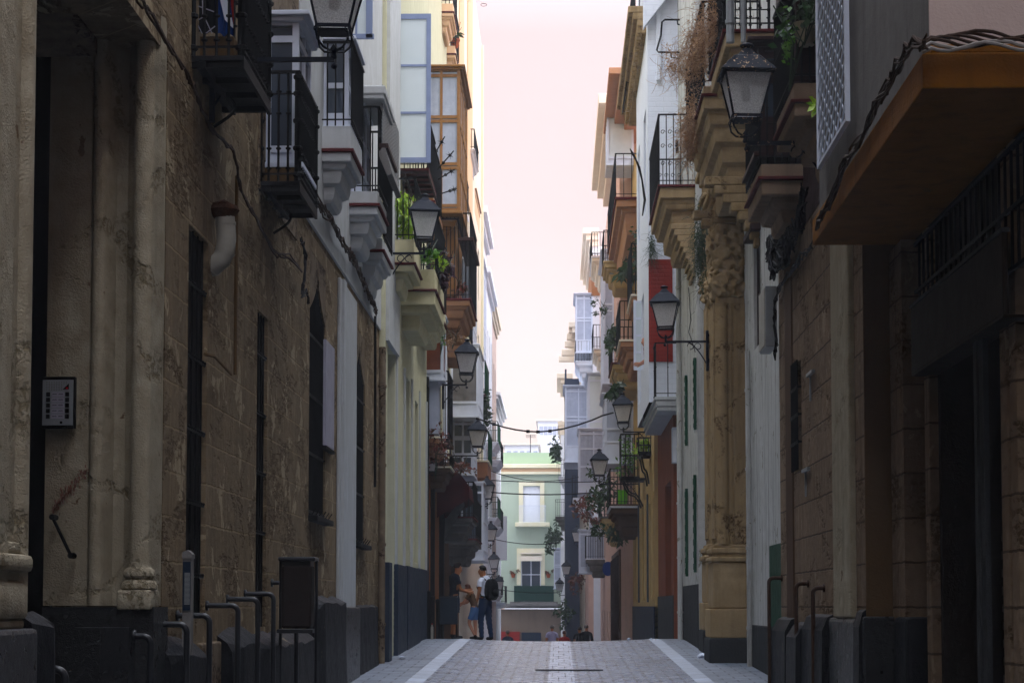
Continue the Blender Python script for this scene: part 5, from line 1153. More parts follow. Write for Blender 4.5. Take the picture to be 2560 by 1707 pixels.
weeds('dark dried roots creeping down the flaking wall below the ochre balcony', at(1752, 620, 35.5), (.14, .5, .75), 500, 5, 1, 'leaf_dark')
weeds('small dark weeds on the wall above the red tiled panel', at(1630, 620, 44.8), (.06, .1, .4), 120, 6, 1, 'leaf_dark')
for i, (u, v, Y, rad, n, s, m_, lb) in enumerate((
    (1590, 640, 55, (.22, .8, .55), 300, .16, 'leaf_dark', 'dark bushy plant in the brown balcony left of the red panel'),
    (1568, 680, 56, (.3, .5, .1), 60, .3, 'leaf_dark', 'single broad-leaf plant poking over the rail left of the red panel'),
    (1530, 845, 61, (.2, .8, .5), 260, .18, 'leaf_dark', 'grey-green bush on the second brown balcony on the right'),
    (1502, 770, 70, (.3, .5, .3), 110, .14, 'leaf_dark', 'wispy vine beside the white window bay on the right'),
    (1500, 1235, 63, (.35, 1.2, .7), 300, .18, 'leaf_dark', 'bush spilling out left of the lime green bag balcony'),
    (1468, 1275, 68, (.4, 1.5, .5), 260, .2, 'leaf_red', 'reddish bush below the fourth right-hand lantern'),
    (1520, 1330, 66, (.5, 1.5, .4), 220, .2, 'leaf_dark', 'dark green ivy under the lime green bag balcony'),
    (1392, 1130, 118, (.3, 1, .9), 260, .3, 'leaf_dark', 'dark curly ironwork vine on the far right street end'),
    (1384, 1340, 126, (.4, 1, .9), 260, .3, 'leaf_dark', 'dark vine-clad balcony beside the green house window'),
    (1410, 1535, 112, (.5, 1, .6), 220, .25, 'leaf_dark', 'dark shrub low beside the netting at the far right'),
    (1445, 1460, 96, (.35, .6, .6), 240, .16, 'leaf_red', 'red flowering plant hanging under the lowest far right balcony'),
    (1543, 975, 55, (.25, .3, .3), 60, .3, 'leaf_dark', 'spiky plant right behind the third right-hand lantern'))):
    plant('hanging_plant', lb, at(u, v, Y), rad, n, s, m_)
for u, v, Y, m_, lb in ((1595, 1110, 53.5, 'leaf_yel', 'right flower cage of black iron with yellow-green plants'), (1578, 1125, 57.5, 'leaf', 'tall left flower cage of black iron with green plants')):
    u0, u1, v0, v1 = (1597, 1646, 1094, 1130) if m_ == 'leaf_yel' else (1553, 1597, 1085, 1192)
    p0, p1 = at(u0, v1, Y), at(u1, v0, Y); t = thing('flower_cage', lb, 'flower box', ((p0.x + p1.x) / 2, Y, p0.z)); mb = MB()
    n = 5
    for k in range(n): x = p0.x + (p1.x - p0.x) * k / (n - 1); mb.tube([(x, Y, p0.z), (x, Y, p1.z)], .016, 5); mb.tube([(x, Y + 1.2, p0.z), (x, Y + 1.2, p1.z)], .016, 5)
    for z in (p0.z, (p0.z + p1.z) / 2, p1.z):
        mb.box(p0.x - .02, p1.x + .02, Y - .02, Y + .02, z - .02, z + .02); mb.box(p0.x - .02, p0.x + .02, Y, Y + 1.2, z - .02, z + .02)
        for k in range(7): y = Y + k * .2; mb.tube([(p0.x, y, p0.z), (p0.x, y, p1.z)], .01, 4) if z == p0.z else None
    mb.box(p0.x, 2.5, Y, Y + 1.2, p0.z - .09, p0.z - .021); mb.build('cage', 'iron', t)
    for k in (0, 1):
        mb = MB(); P = []
        for q in range(11): tt = q / 10; P.append((p0.x + .08 + (2.45 - p0.x - .1) * tt, Y + .05 + 1.05 * k, p0.z - .1 - .75 * (tt ** 1) - .1 * math.sin(tt * 2 * PI)))
        mb.tube(P, .025, 6); mb.build('bracket', 'iron', t)
    mb = MB().leaves(((p0.x + p1.x) / 2, Y + .5, (p0.z + p1.z) / 2), ((p1.x - p0.x) * .5, .5, (p1.z - p0.z) * .5), 260, .13, random.Random(9)); mb.build('foliage', m_, t)
t = thing('plastic_tub', 'lime green plastic tub behind the balcony rail on the right', 'tub', at(1556, 1262, 62.2)); mb = MB(); p = at(1556, 1262, 62.2)
mb.lathe(p, [(.12, .01), (.155, .1), (.16, .42), (.175, .43), (.175, .46), (.15, .46)], 14); mb.build('tub', 'greenbag', t, smooth=True); mb = MB(); mb.box(p.x - .19, p.x + .19, p.y - .04, p.y + .04, p.z + .36, p.z + .4, .01); mb.build('handle', 'iron', t)
# spear finials of the diagonal rods
t = thing('spiked_rods', 'four slanting black iron rods with star finials beside the honey-coloured bay', 'iron rods', at(1060, 420, 43)); 
for (ua, va, ub, vb2) in ((1038, 470, 1112, 342), (1045, 480, 1134, 378), (1060, 470, 1136, 424), (1085, 490, 1141, 472)):
    mb = MB(); a, b = at(ua, va, 42.5), at(ub, vb2, 41.0); mb.tube([a, b], .014, 5); d = (b - a).normalized()
    for f in (.72, .9): q = a.lerp(b, f); mb.tube([q - d * .05, q, q + d * .05], [.012, .04, .012], 6)
    for k in range(6): an = k * PI / 3; n_ = d.orthogonal().normalized(); n_.rotate(Matrix.Rotation(an, 3, d)); q = a.lerp(b, .9); mb.tube([q, q + n_ * .09 - d * .02], [.012, .003], 4)
    mb.build('rod', 'iron', t)
tag(MB().tube([at(u, v, 44) for u, v in ((1575, 372), (1582, 385), (1590, 400), (1598, 420), (1605, 450), (1612, 500), (1606, 540))], [.01, .03, .02, .03, .02, .03, .015], 6).build('dry_stalk', 'iron'), 'dark dried stalk curving in front of the yellow facade right of the orange balcony', 'stalk')
# ============================================================ STREET FURNITURE, LEFT
def hoop(uw, up, v, x_wall, xp_, side, label, mt='pipe', group='pipe guards standing along the wall', twin=False):
    Y = YX(uw, x_wall, v); z = Z(v, Y, up); zb3 = gz(Y); t = thing('pipe_guard', label, 'pipe guard', (xp_, Y, zb3), group); mb = MB(); r = .06
    P = [(x_wall + .0, Y, z)] + [(xp_ + side * r * (1 - math.sin(a)), Y, z - r * (1 - math.cos(a))) for a in [i * PI / 12 for i in range(7)]] + [(xp_, Y, zb3 - .05)]
    mb.tube(P, .024, 10); mb.build('tube', mt, t, smooth=True)
    mb = MB(); mb.tube([(xp_, Y, zb3 - .02), (xp_, Y, zb3 + .03)], .05, 12); mb.tube([(x_wall, Y, z), (x_wall - side * .02, Y, z)], .045, 12); mb.build('flange', mt, t, smooth=True)
    return t
for (uw, up, v, lb) in ((120, 163, 1672, 'lowest black pipe guard at the bottom left corner'), (332, 377, 1590, 'black pipe guard beside the half-column base'), (394, 467, 1560, 'black pipe guard, second right of the half-column base'),
    (441, 524, 1538, 'black pipe guard in front of the first barred window'), (515, 595, 1513, 'black pipe guard just right of the first barred window'), (566, 645, 1497, 'black pipe guard left of the second barred window'),
    (611, 684, 1484, 'black pipe guard across the second barred window foot'), (678, 742, 1456, 'black pipe guard in front of the litter bin')):
    Y = YX(uw, -3.1, v); hoop(uw, up, v, -3.1, X(up, Y, v), -1, lb)
for (uw, up, v, lb) in ((1956, 1922, 1444, 'tall rusty pipe guard furthest from the camera on the right'), (2022, 1990, 1458, 'middle rusty pipe guard at the sandstone wall'), (2062, 2032, 1469, 'nearest slanting rusty pipe guard at the sandstone wall')):
    Y = YX(uw, 2.86, v); hoop(uw, up, v, 2.86, X(up, Y, v), 1, lb, 'rustpipe', 'rusty pipe guards on the right')
Yb = 20.6; b0, b1 = X(698, Yb, 1450), X(783, Yb, 1450); t = thing('litter_bin', 'tall charcoal litter bin on tube posts against the stone wall', 'litter bin', ((b0 + b1) / 2, Yb, gz(Yb)))
mb = MB(); mb.box(b0 + .02, b1 - .02, Yb, Yb + .3, Z(1570, Yb), Z(1412, Yb), .03); mb.build('body', 'bin', t)
mb = MB(); mb.prism([(b0 + .03, Z(1412, Yb)), (b1 - .03, Z(1432, Yb)), (b1 - .03, Z(1402, Yb)), (b0 + .03, Z(1402, Yb))], Yb + .01, Yb + .29, 'y'); mb.box(b0 - .01, b1 + .02, Yb - .03, Yb + .33, Z(1402, Yb), Z(1391, Yb), .015); mb.build('lid', 'pipe', t)
mb = MB(); mb.box(b0 - .02, b1, Yb - .02, Yb + .32, Z(1582, Yb), Z(1572, Yb), .005)
for x in (b0 - .005, b1 + .015): mb.tube([(x, Yb + .15, gz(Yb)), (x, Yb + .15, Z(1400, Yb))], .017, 8)
mb.build('stand', 'pipe', t)
Yp = 15.9; t = thing('utility_post', 'pale capped metal post with a ribbed grey panel beside the first barred window', 'post', at(465, 1530, Yp)); x0, x1_ = X(456, Yp, 1450), X(479, Yp, 1450)
mb = MB(); mb.box(x0, x1_, Yp, Yp + .1, -.45, Z(1395, Yp), .004); mb.build('post', 'concrete', t); mb = MB(); mb.prism([(x0 - .004, Z(1395, Yp)), (x1_ + .004, Z(1395, Yp)), (x1_ + .004, Z(1384, Yp)), ((x0 * .4 + x1_ * .6), Z(1374, Yp)), (x0, Z(1378, Yp))], Yp - .01, Yp + .11, 'y'); mb.build('cap', 'concrete', t)
mb = MB(); mb.box(x0 + .004, x1_ - .008, Yp - .012, Yp - .001, Z(1525, Yp), Z(1403, Yp)); mb.build('dark_panel', 'navy', t)
mb = MB()
for k in range(26): z = Z(1510 - k * 3.1, Yp); mb.box(x0 + .02, x1_ - .012, Yp - .02, Yp - .0125, z, z + .006)
mb.build('louvre', 'galv', t)
# drain pipe with rusty collar
xp0 = -2.98; t = thing('elbow_drainpipe', 'white plastic elbow drainpipe with a rusted collar on the stone wall', 'drainpipe', onx(530, 520, -3.0)); Ye = 17.6
P = [at(562, 530, Ye), at(564, 560, Ye), at(566, 600, Ye), at(563, 628, Ye), at(553, 650, Ye), at(535, 664, Ye), at(512, 672, Ye + .05)]
mb = MB(); mb.tube(P, .088, 16)
for q in (1, 3, 5): d = (P[q + 1] - P[q]).normalized(); mb.tube([P[q] - d * .012, P[q] + d * .012], .094, 16)
mb.build('pipe', 'plastic_white', t, smooth=True); mb = MB(); c = at(560, 532, Ye); mb.lathe(c, [(.09, -.05), (.14, .02), (.12, .06), (.1, .05), (.1, 0)], 14); mb.tube([c + Vector((-.12, 0, 0)), c + Vector((-.16, .0, .06)), c + Vector((.0, 0, .1)), c + Vector((.12, 0, .03))], .02, 6); mb.build('collar', 'rustmetal', t)
mb = MB(); mb.tube([at(512, 672, Ye + .05), at(508, 672, Ye + .05)], .098, 16); mb.build('socket', 'plastic_white', t, smooth=True)
# intercom
Yi = 14.93; t = thing('intercom_panel', 'aluminium door intercom with ten square buttons and name strips', 'intercom', at(148, 1010, Yi))
P4 = [(106, 1066), (184, 1066), (190, 943), (109, 943)]
c0 = at(145, 1068, Yi); W_ = (X(187, Yi, 1000) - X(107, Yi, 1000)); H_ = Z(943, Yi, 150) - Z(1072, Yi, 150); x0 = X(106, Yi, 1000); z0 = Z(1070, Yi, 150)
mb = MB(); mb.box(x0, x0 + W_, Yi, Yi + .07, z0, z0 + H_, .006); mb.build('housing', 'iron', t)
mb = MB(); mb.box(x0 + .002, x0 + W_ - .008, Yi - .008, Yi - .0005, z0 + .022, z0 + H_ - .026, .002); mb.build('faceplate', 'galv', t)
def ip(fx, fz): return x0 + .002 + (W_ - .01) * fx, z0 + .022 + (H_ - .048) * fz
fw_, fh_ = W_ - .01, H_ - .048
mb = MB()
for r_ in range(5):
    for cx in (.19, .81): x, z = ip(cx, .68 - r_ * .122); mb.box(x - .015, x + .015, Yi - .016, Yi - .0085, z - .016, z + .016, .002)
mb.build('button', 'iron', t)
mb = MB()
for r_ in range(5):
    for cx in (.4, .6): x, z = ip(cx, .68 - r_ * .122); mb.box(x - .024, x + .024, Yi - .012, Yi - .0085, z - .016, z + .016)
mb.build('name_strip', 'signplate', t)
mb = MB()
for r_ in range(5):
    for cx in (.4, .6):
        x, z = ip(cx, .68 - r_ * .122)
        for q in range(5): mb.box(x - .016 + q * .007, x - .012 + q * .007, Yi - .0135, Yi - .0122, z - .003, z + .004 + .002 * (q % 2))
mb.build('name_lettering', 'iron', t)
mb = MB()
for r_ in range(6):
    for q in range(9): x, z = ip(.14 + q * .08, .95 - r_ * .035); (mb.box(x - .004, x + .004, Yi - .0095, Yi - .0082, z - .0025, z + .0025) if not (q > 6 and r_ > 1) else None)
mb.build('speaker_grille', 'concrete', t)
mb = MB(); xA, zA = ip(.66, .79); xB, zB = ip(.86, .92); mb.prism([(xA, zA), (xB, zA), (xB, zB)], Yi - .011, Yi - .0085, 'y'); mb.build('triangle_mark', 'dark', t)
mb = MB(); xA, zA = ip(.8, .815); mb.box(xA - .008, xA + .008, Yi - .0125, Yi - .0112, zA - .006, zA + .006); mb.build('red_mark', 'led', t)
mb = MB(); x, z = ip(.62, .06); mb.lathe((0, 0, 0), [(.011, 0), (.009, .006), (.001, .007)], 10); mb.v = [(x + a, Yi - .009 - c, z + b) for a, b, c in mb.v]; mb.build('lock', 'iron', t)
t = thing('door_pull', 'black iron bar fixed diagonally on the pale door jamb', 'iron bar', at(150, 1340, Yi)); mb = MB()
a, b = at(131, 1292, Yi - .05), at(177, 1388, Yi - .05); mb.tube([a, b], .013, 8); 
for q in (a, b): mb.tube([q - Vector((0, .02, 0)), q + Vector((0, .1, 0))], .022, 10)
mb.build('bar', 'iron', t, smooth=True)
mb = MB(); rr = random.Random(4)
for k in range(200):
    tt = rr.random(); u = 125 + 82 * tt + rr.gauss(0, 4); v = 1268 - 95 * tt + rr.gauss(0, 7) * (1.2 - abs(tt - .5)); p = at(u, v, Yi); s_ = rr.uniform(.0015, .006)
    mb.box(p.x - s_ * .5, p.x + s_, Yi + .098, Yi + .105, p.z - s_ * 2, p.z + s_ * 2)
sm = mb.build('chalk_smear', 'chalk', LA); mb = None
sm.location.y += 0.012
# white notice plate
t = thing('notice_plate', 'long whitish blank plate fixed on the stone wall right of the first pointed window', 'plate', (-3.05, 26.9, 3)); mb = MB()
ya, yb2 = YX(813, -3.06), YX(834, -3.06); mb.box(-3.09, -3.05, ya, yb2, Z(1125, 26.9), Z(870, 26.9), .004); mb.build('panel', 'signplate', t); mb = MB(); mb.box(-3.095, -3.04, ya, yb2, Z(1135, 26.9) , Z(1127, 26.9)); mb.build('frame', 'iron', t)
# flag and cloth on first left balcony
t = thing('printed_cloth', 'dark cloth with a crossed-stripe print hanging inside the first left balcony', 'cloth', at(515, 86, 16.8)); mb = MB()
def cloth(mb, u0, u1, v0, v1, Y, amp, ph):
    n = 16
    for i in range(n):
        for j in range(6):
            q = []
            for a, b in ((i, j), (i + 1, j), (i + 1, j + 1), (i, j + 1)):
                u = u0 + (u1 - u0) * a / n; v = v0 + (v1 - v0) * b / 6; p = at(u, v + (4 * math.sin(a * .8 + ph) if b == 6 else 0), Y); q.append((p.x, Y + amp * math.sin(a * .9 + ph + b * .15), p.z))
            mb.quad(*q)
cloth(mb, 478, 538, -60, 84, 16.85, .02, 0); mb.build('fabric', 'black_cloth', t)
mb = MB(); Yc = 16.81
for (ua, va, ub, vb2) in ((480, 60, 510, 42), (510, 42, 530, 84), (484, 84, 494, 62), (494, 62, 505, 84), (478, 10, 535, 30), (505, -20, 508, 40), (515, 84, 538, 66)):
    a, b = at(ua, va, Yc), at(ub, vb2, Yc); mb.tube([(a.x, Yc, a.z), (b.x, Yc, b.z)], .006, 4)
mb.build('stripe', 'signplate', t)
t = thing('blue_towel', 'blue and white towel with a red edge hanging next to the striped cloth', 'towel', at(560, 88, 16.8)); mb = MB(); cloth(mb, 537, 584, -60, 88, 16.83, .025, 1); mb.build('fabric', mat('blue_towel_cloth', '12408a', .85), t)
mb = MB(); 
P = [at(u, v, 16.77) for u, v in ((541, -40), (558, -40), (583, 62), (583, 72), (562, 50))]; mb.quad(*P); mb.build('white_band', 'tee_white', t); mb = MB(); P = [at(u, v, 16.78) for u, v in ((574, -40), (584, -40), (584, 66), (578, 20))]; mb.quad(*P); mb.build('red_band', 'red_cloth', t)
# lattice/mesh on the left bay and box planter
t = thing('mesh_screen', 'silvery mesh screen along the rail above the second white slab on the left', 'screen', onx(975, 330, -2.63)); mb = MB(); x_ = -2.6; ya, yb2 = 29.0, 32.0
for k in range(30): y = ya + (yb2 - ya) * k / 29; mb.box(x_ - .006, x_ + .006, y, y + .018, Z(395, 30), Z(255, 30))
for k in range(16): z = Z(395, 30) + (Z(255, 30) - Z(395, 30)) * k / 15; mb.box(x_ - .009, x_ + .009, ya, yb2, z, z + .018)
mb.build('mesh', 'galv', t)
t = thing('planter_box', 'weathered rectangular planter box hanging outside the left balcony mesh', 'planter', at(970, 430, 29)); mb = MB(); mb.prism([(X(946, 29, 400), Z(385, 29)), (X(962, 29, 400), Z(362, 29)), (X(982, 29, 430), Z(436, 29)), (X(968, 29), Z(440, 29))], 28.9, 30.6, 'y'); mb.build('box', 'concrete', t); mb = MB(); mb.box(X(946, 29), X(970, 29), 28.9, 30.6, Z(372, 29), Z(360, 29), .005); mb.build('rim', 'darkwood', t)
# ---- right side small things
t = thing('meter_box', 'grey-white wall meter box below the cable nest on the right', 'meter box', onx(1930, 790, 2.8)); mb = MB(); y = 25.9; xm = X(1914, y, 790); mb.box(xm, 2.86, y, y + .8, Z(868, y), Z(716, y), .01); mb.build('box', 'galv', t); mb = MB(); mb.box(xm - .012, xm, y + .03, y + .77, Z(864, y), Z(720, y), .003); mb.build('door', 'plastic_white', t)
t = thing('floodlight', 'dark grey floodlight tilted on the sandstone wall under the cables', 'floodlight', at(1980, 670, 25)); mb = MB(); c = at(1980, 668, 25); mb.obox(c, (.24, .2, .12), (.3, .5, 0)); mb.build('housing', 'grey_guard', t); mb = MB(); mb.tube([c, c + Vector((.15, 0, .05)), c + Vector((.25, 0, .02))], .02, 6); mb.build('arm', 'iron', t)
t = thing('junction_box', 'white rectangular box mounted beside the rust-red door', 'junction box', at(1688, 1115, 45)); mb = MB(); mb.box(X(1679, 44.9, 1100), X(1701, 44.9, 1100), 44.6, 44.95, Z(1159, 44.9), Z(1071, 44.9), .01); mb.build('box', 'white_frame', t); mb = MB(); mb.box(X(1682, 44.59), X(1699, 44.59), 44.585, 44.599, Z(1155, 44.6), Z(1075, 44.6)); mb.build('door', 'white_far', t)
# small wall lantern at the bar
t = thing('bar_lantern', 'small old bronze wall lantern above the orange shopfront', 'lantern', at(1080, 1157, 46.2)); p = at(1080, 1157, 46.2); lamp_parts(t, 'iron'); t.scale = (.42,) * 3
# small bins / posts near crest left
t = thing('street_bin', 'blue-grey litter bin on the crest left of the backpack wearer', 'litter bin', at(1117, 1590, 44.6)); Y = 44.6; mb = MB(); mb.box(X(1099, Y, 1520), X(1143, Y, 1520), Y, Y + .35, Z(1560, Y), Z(1492, Y), .03); mb.build('body', 'binblue', t); mb = MB()
for u in (1102, 1140): mb.tube([(X(u, Y, 1550), Y + .17, gz(Y)), (X(u, Y, 1550), Y + .17, Z(1560, Y) + .05)], .02, 6)
mb.build('stand', 'iron', t); mb = MB(); mb.box(X(1098, Y), X(1144, Y), Y - .01, Y + .36, Z(1492, Y), Z(1489, Y), .005); mb.build('rim', 'pipe', t)
for i, (u, v, hh_) in enumerate(((1073, 1475, 0), (1083, 1488, 0), (1096, 1496, 0))):
    Y = 44.6 + i * .5; t = thing('bollard', ('tallest dark bollard by the black-framed shop', 'middle dark bollard by the black-framed shop', 'dark bollard touching the blue-grey bin')[i], 'bollard', (X(u, Y), Y, gz(Y)), 'bollards beside the shop'); mb = MB(); mb.lathe((X(u, Y), Y, gz(Y) - .1), [(.06, 0), (.05, .1), (.05, Z(v, Y) - gz(Y)), (.06, Z(v, Y) - gz(Y) + .02), (.06, Z(v, Y) - gz(Y) + .08), (.001, Z(v, Y) - gz(Y) + .1)], 10); mb.build('post', 'iron', t, smooth=True)
Y = 44; t = thing('white_bottle', 'small white container standing on the threshold left of the bin', 'container', at(1080, 1585, Y)); p = at(1080, 1585, Y); p.z = gz(Y) - .01; mb = MB(); mb.lathe(p, [(.03, 0), (.032, .2), (.03, .28), (.015, .3), (.015, .33)], 10); mb.build('body', 'plastic_white', t, smooth=True); mb = MB(); mb.lathe(p + Vector((0, 0, .331)), [(.018, 0), (.018, .03)], 8); mb.build('cap', 'red_cloth', t)
# litter
for i, (x, y, lb) in enumerate(((-2.75, 35, 'crumpled white paper scrap on the left pavement'), (2.55, 35.5, 'crumpled white paper bag against the portal pedestal on the right'), (1.5, 43, 'small white litter ball on the crest right of centre'), (2.0, 43.3, 'tiny white litter ball further right on the crest'))):
    rr = random.Random(i); mb = MB(); n = 9
    mb.ball((x, y, gz(y) + .03), (.05, .1, .035, .025)[i], 7, .6); mb.v = [(a + rr.uniform(-.015, .015), b + rr.uniform(-.02, .02), c + rr.uniform(-.01, .01)) for a, b, c in mb.v]; tag(mb.build('litter', 'tee_white'), lb, 'litter')
# ============================================================ PEOPLE
def skin_mesh(nodes, edges, root, sub=2):
    """continuous body surface grown from joints, returned as baked mesh"""
    names = list(nodes); me = bpy.data.meshes.new('body'); me.from_pydata([nodes[n][0] for n in names], [(names.index(a), names.index(b)) for a, b in edges], [])
    o = bpy.data.objects.new('body', me); COL.objects.link(o); md = o.modifiers.new('s', 'SKIN'); 
    if not me.skin_vertices: 
        bm = bmesh.new(); bm.from_mesh(me); bm.verts.layers.skin.verify(); bm.to_mesh(me); bm.free()
    for i, n in enumerate(names):
        r = nodes[n][1]; r = r if isinstance(r, tuple) else (r, r); me.skin_vertices[0].data[i].radius = r; me.skin_vertices[0].data[i].use_root = (n == root)
    md.use_smooth_shade = True; s = o.modifiers.new('u', 'SUBSURF'); s.levels = sub; s.render_levels = sub
    bpy.context.view_layer.update(); dg = bpy.context.evaluated_depsgraph_get(); m2 = bpy.data.meshes.new_from_object(o.evaluated_get(dg)); bpy.data.objects.remove(o); return m2, names
def person(label, loc, rot, J, clothes, skin='skin', hair='hair', hairtype='short', group=None, scale=1):
    """J: joint overrides. local frame: facing +Y, right = +X, up = Z, feet at 0"""
    N0 = {'pelvis': ((0, 0, .95), (.15, .105)), 'waist': ((0, 0, 1.08), (.135, .095)), 'chest': ((0, 0, 1.28), (.16, .105)), 'collar': ((0, -.01, 1.43), (.10, .075)), 'neck': ((0, 0, 1.5), .052), 'jaw': ((0, .02, 1.575), (.062, .07)), 'skull': ((0, .005, 1.66), (.074, .09)), 'crown': ((0, -.01, 1.73), (.05, .062)), 'nose': ((0, .105, 1.635), .014),
        'eye_brow': ((0, .075, 1.67), .03)}
    for s, t in ((-1, 'L'), (1, 'R')):
        N0.update({'sh' + t: ((s * .18, -.01, 1.41), .062), 'el' + t: ((s * .24, -.02, 1.13), .043), 'wr' + t: ((s * .25, .05, .89), .028), 'pa' + t: ((s * .25, .07, .82), (.022, .04)),
            'hi' + t: ((s * .09, 0, .88), .095), 'kn' + t: ((s * .1, .01, .5), .06), 'an' + t: ((s * .1, -.02, .09), .038), 'he' + t: ((s * .1, -.03, .04), .035), 'to' + t: ((s * .115, .16, .03), .034)})
    for k, v in J.items():
        if k in N0: N0[k] = (v, N0[k][1])
    if 'head' in J:   # offset + tilt of the whole head
        off, tilt = J['head']; c = Vector((0, 0, 1.5)); Rm = Euler(tilt).to_matrix()
        for k in ('neck', 'jaw', 'skull', 'crown', 'nose', 'eye_brow'): N0[k] = (tuple(c + Rm @ (Vector(N0[k][0]) - c) + Vector(off)), N0[k][1])
    E = [('pelvis', 'waist'), ('waist', 'chest'), ('chest', 'collar'), ('collar', 'neck'), ('neck', 'jaw'), ('jaw', 'skull'), ('skull', 'crown'), ('jaw', 'nose')]
    del N0['eye_brow']
    for t in 'LR':
        E += [('collar', 'sh' + t), ('sh' + t, 'el' + t), ('el' + t, 'wr' + t), ('wr' + t, 'pa' + t), ('pelvis', 'hi' + t), ('hi' + t, 'kn' + t), ('kn' + t, 'an' + t), ('an' + t, 'he' + t), ('he' + t, 'to' + t)]
        w_, p_ = Vector(N0['wr' + t][0]), Vector(N0['pa' + t][0]); d = (p_ - w_).normalized(); sd = d.cross(Vector((1, 0, 0))); sd = sd.normalized() if sd.length > .1 else Vector((0, 1, 0)); s = -1 if t == 'L' else 1
        for k in range(4):
            o = (k - 1.5) * .019; a = p_ + d * .035 + sd * o; L1 = (.033, .038, .036, .028)[k]; b = a + d * L1; c = b + (d * .8 + Vector((-s, 0, 0)) * .5).normalized() * L1 * .8
            N0['f%da' % k + t] = (tuple(a), .0095); N0['f%db' % k + t] = (tuple(b), .009); N0['f%dc' % k + t] = (tuple(c), .0075); E += [('pa' + t, 'f%da' % k + t), ('f%da' % k + t, 'f%db' % k + t), ('f%db' % k + t, 'f%dc' % k + t)]
        a = w_.lerp(p_, .55) + sd * .04 * 1; b = a + d * .035 + sd * .018; N0['ta' + t] = (tuple(a), .012); N0['tb' + t] = (tuple(b), .0095); E += [('wr' + t, 'ta' + t), ('ta' + t, 'tb' + t)]
    me, names = skin_mesh(N0, E, 'pelvis')
    T = thing('person', label, 'person', loc, group); T.rotation_euler = (0, 0, rot); T.scale = (scale,) * 3
    me.materials.clear(); me.materials.append(M[skin]); body = bpy.data.objects.new('body', me); COL.objects.link(body); body.parent = T
    segs = [(a, b) for a, b in E]
    def near(p):
        best = None
        for a, b in segs:
            A, B = Vector(N0[a][0]), Vector(N0[b][0]); ab = B - A; t = max(0, min(1, (p - A).dot(ab) / ab.length_squared)); d = (p - A - ab * t).length - .5 * (N0[a][1] if not isinstance(N0[a][1], tuple) else N0[a][1][0]) 
            if best is None or d < best[0]: best = (d, a, b, t)
        return best[1:]
    me.update(); vn = [v.normal.copy() for v in me.vertices]; vi = [near(v.co) for v in me.vertices]
    for nm, mt, rule, off in clothes:
        sel = [rule(*q) for q in vi]; mp = {}; vs = []; fs = []
        for p in me.polygons:
            if sum(sel[i] for i in p.vertices) >= len(p.vertices) - 1:
                f = []
                for i in p.vertices:
                    if i not in mp: mp[i] = len(vs); nz = .004 * math.sin(me.vertices[i].co.z * 60 + me.vertices[i].co.x * 30); vs.append(tuple(me.vertices[i].co + vn[i] * (off + nz)))
                    f.append(mp[i])
                fs.append(f)
        m3 = bpy.data.meshes.new(nm); m3.from_pydata(vs, [], fs); m3.materials.append(M[mt]); [setattr(p, 'use_smooth', True) for p in m3.polygons]
        o = bpy.data.objects.new(nm, m3); COL.objects.link(o); o.parent = T
    # hair cap, ears, eyes
    sk = Vector(N0['skull'][0]); up = (Vector(N0['crown'][0]) - Vector(N0['jaw'][0])).normalized(); fw = (Vector(N0['nose'][0]) - Vector(N0['jaw'][0])); fw = (fw - up * fw.dot(up)).normalized(); rt = fw.cross(up)
    def L2(x, y, z): return sk + rt * x + fw * y + up * z
    mb = MB(); m_ = 12
    if hairtype:
        rows = []; lo = {'short': -.1, 'long': -.1, 'cap': .0}[hairtype]
        for i in range(7):
            ph = PI / 2 - (PI * .62) * i / 6; rows.append([])
            for j in range(m_ * 2):
                th = 2 * PI * j / (m_ * 2); front = max(0, math.sin(th)); p2 = max(ph, (.35 if hairtype != 'cap' else .1) * PI * front - .1) if front > .2 else ph
                r_ = 1 + R.uniform(-.02, .03); rows[-1].append(tuple(L2(.088 * math.cos(th) * math.cos(p2) * r_, (.104 * math.sin(th)) * math.cos(p2) * r_ - .008, .03 + .098 * math.sin(p2) * r_)))
        for a, b in zip(rows, rows[1:]):
            for j in range(m_ * 2): mb.quad(a[j], a[(j + 1) % (m_ * 2)], b[(j + 1) % (m_ * 2)], b[j])
        if hairtype == 'long':
            for k in range(40): th = PI * (1 + k / 39); a = L2(.075 * math.cos(th), .09 * math.sin(th), .02); mb.tube([a, a - up * .15 + rt * .02 * math.cos(th), a - up * .32 - fw * .02], [.022, .02, .008], 4)
        h_ = MB(); h_.v, h_.f, h_.m = mb.v, mb.f, mb.m; me_ = bpy.data.meshes.new('hair'); me_.from_pydata(h_.v, [], h_.f); me_.materials.append(M[hair]); [setattr(p, 'use_smooth', True) for p in me_.polygons]
        o = bpy.data.objects.new('cap' if hairtype == 'cap' else 'hair', me_); COL.objects.link(o); o.parent = T
    for nm, mt, items in (('ear', skin, [((s * .082, -.005, -.02), (.012, .03, .045)) for s in (-1, 1)]), ('eye', 'iron', [((s * .03, .088, .0), (.016, .008, .008)) for s in (-1, 1)]), ('mouth', 'redline', [((0, .09, -.085), (.045, .01, .008))])):
        for c, sz in items:
            mb = MB(); mb.ball((0, 0, 0), .5, 8); mb.v = [tuple(L2(c[0] + v[0] * sz[0], c[1] + v[1] * sz[1], c[2] + v[2] * sz[2])) for v in mb.v]
            me_ = bpy.data.meshes.new(nm); me_.from_pydata(mb.v, [], mb.f); me_.materials.append(M[mt]); [setattr(p, 'use_smooth', True) for p in me_.polygons]; o = bpy.data.objects.new(nm, me_); COL.objects.link(o); o.parent = T
    return T
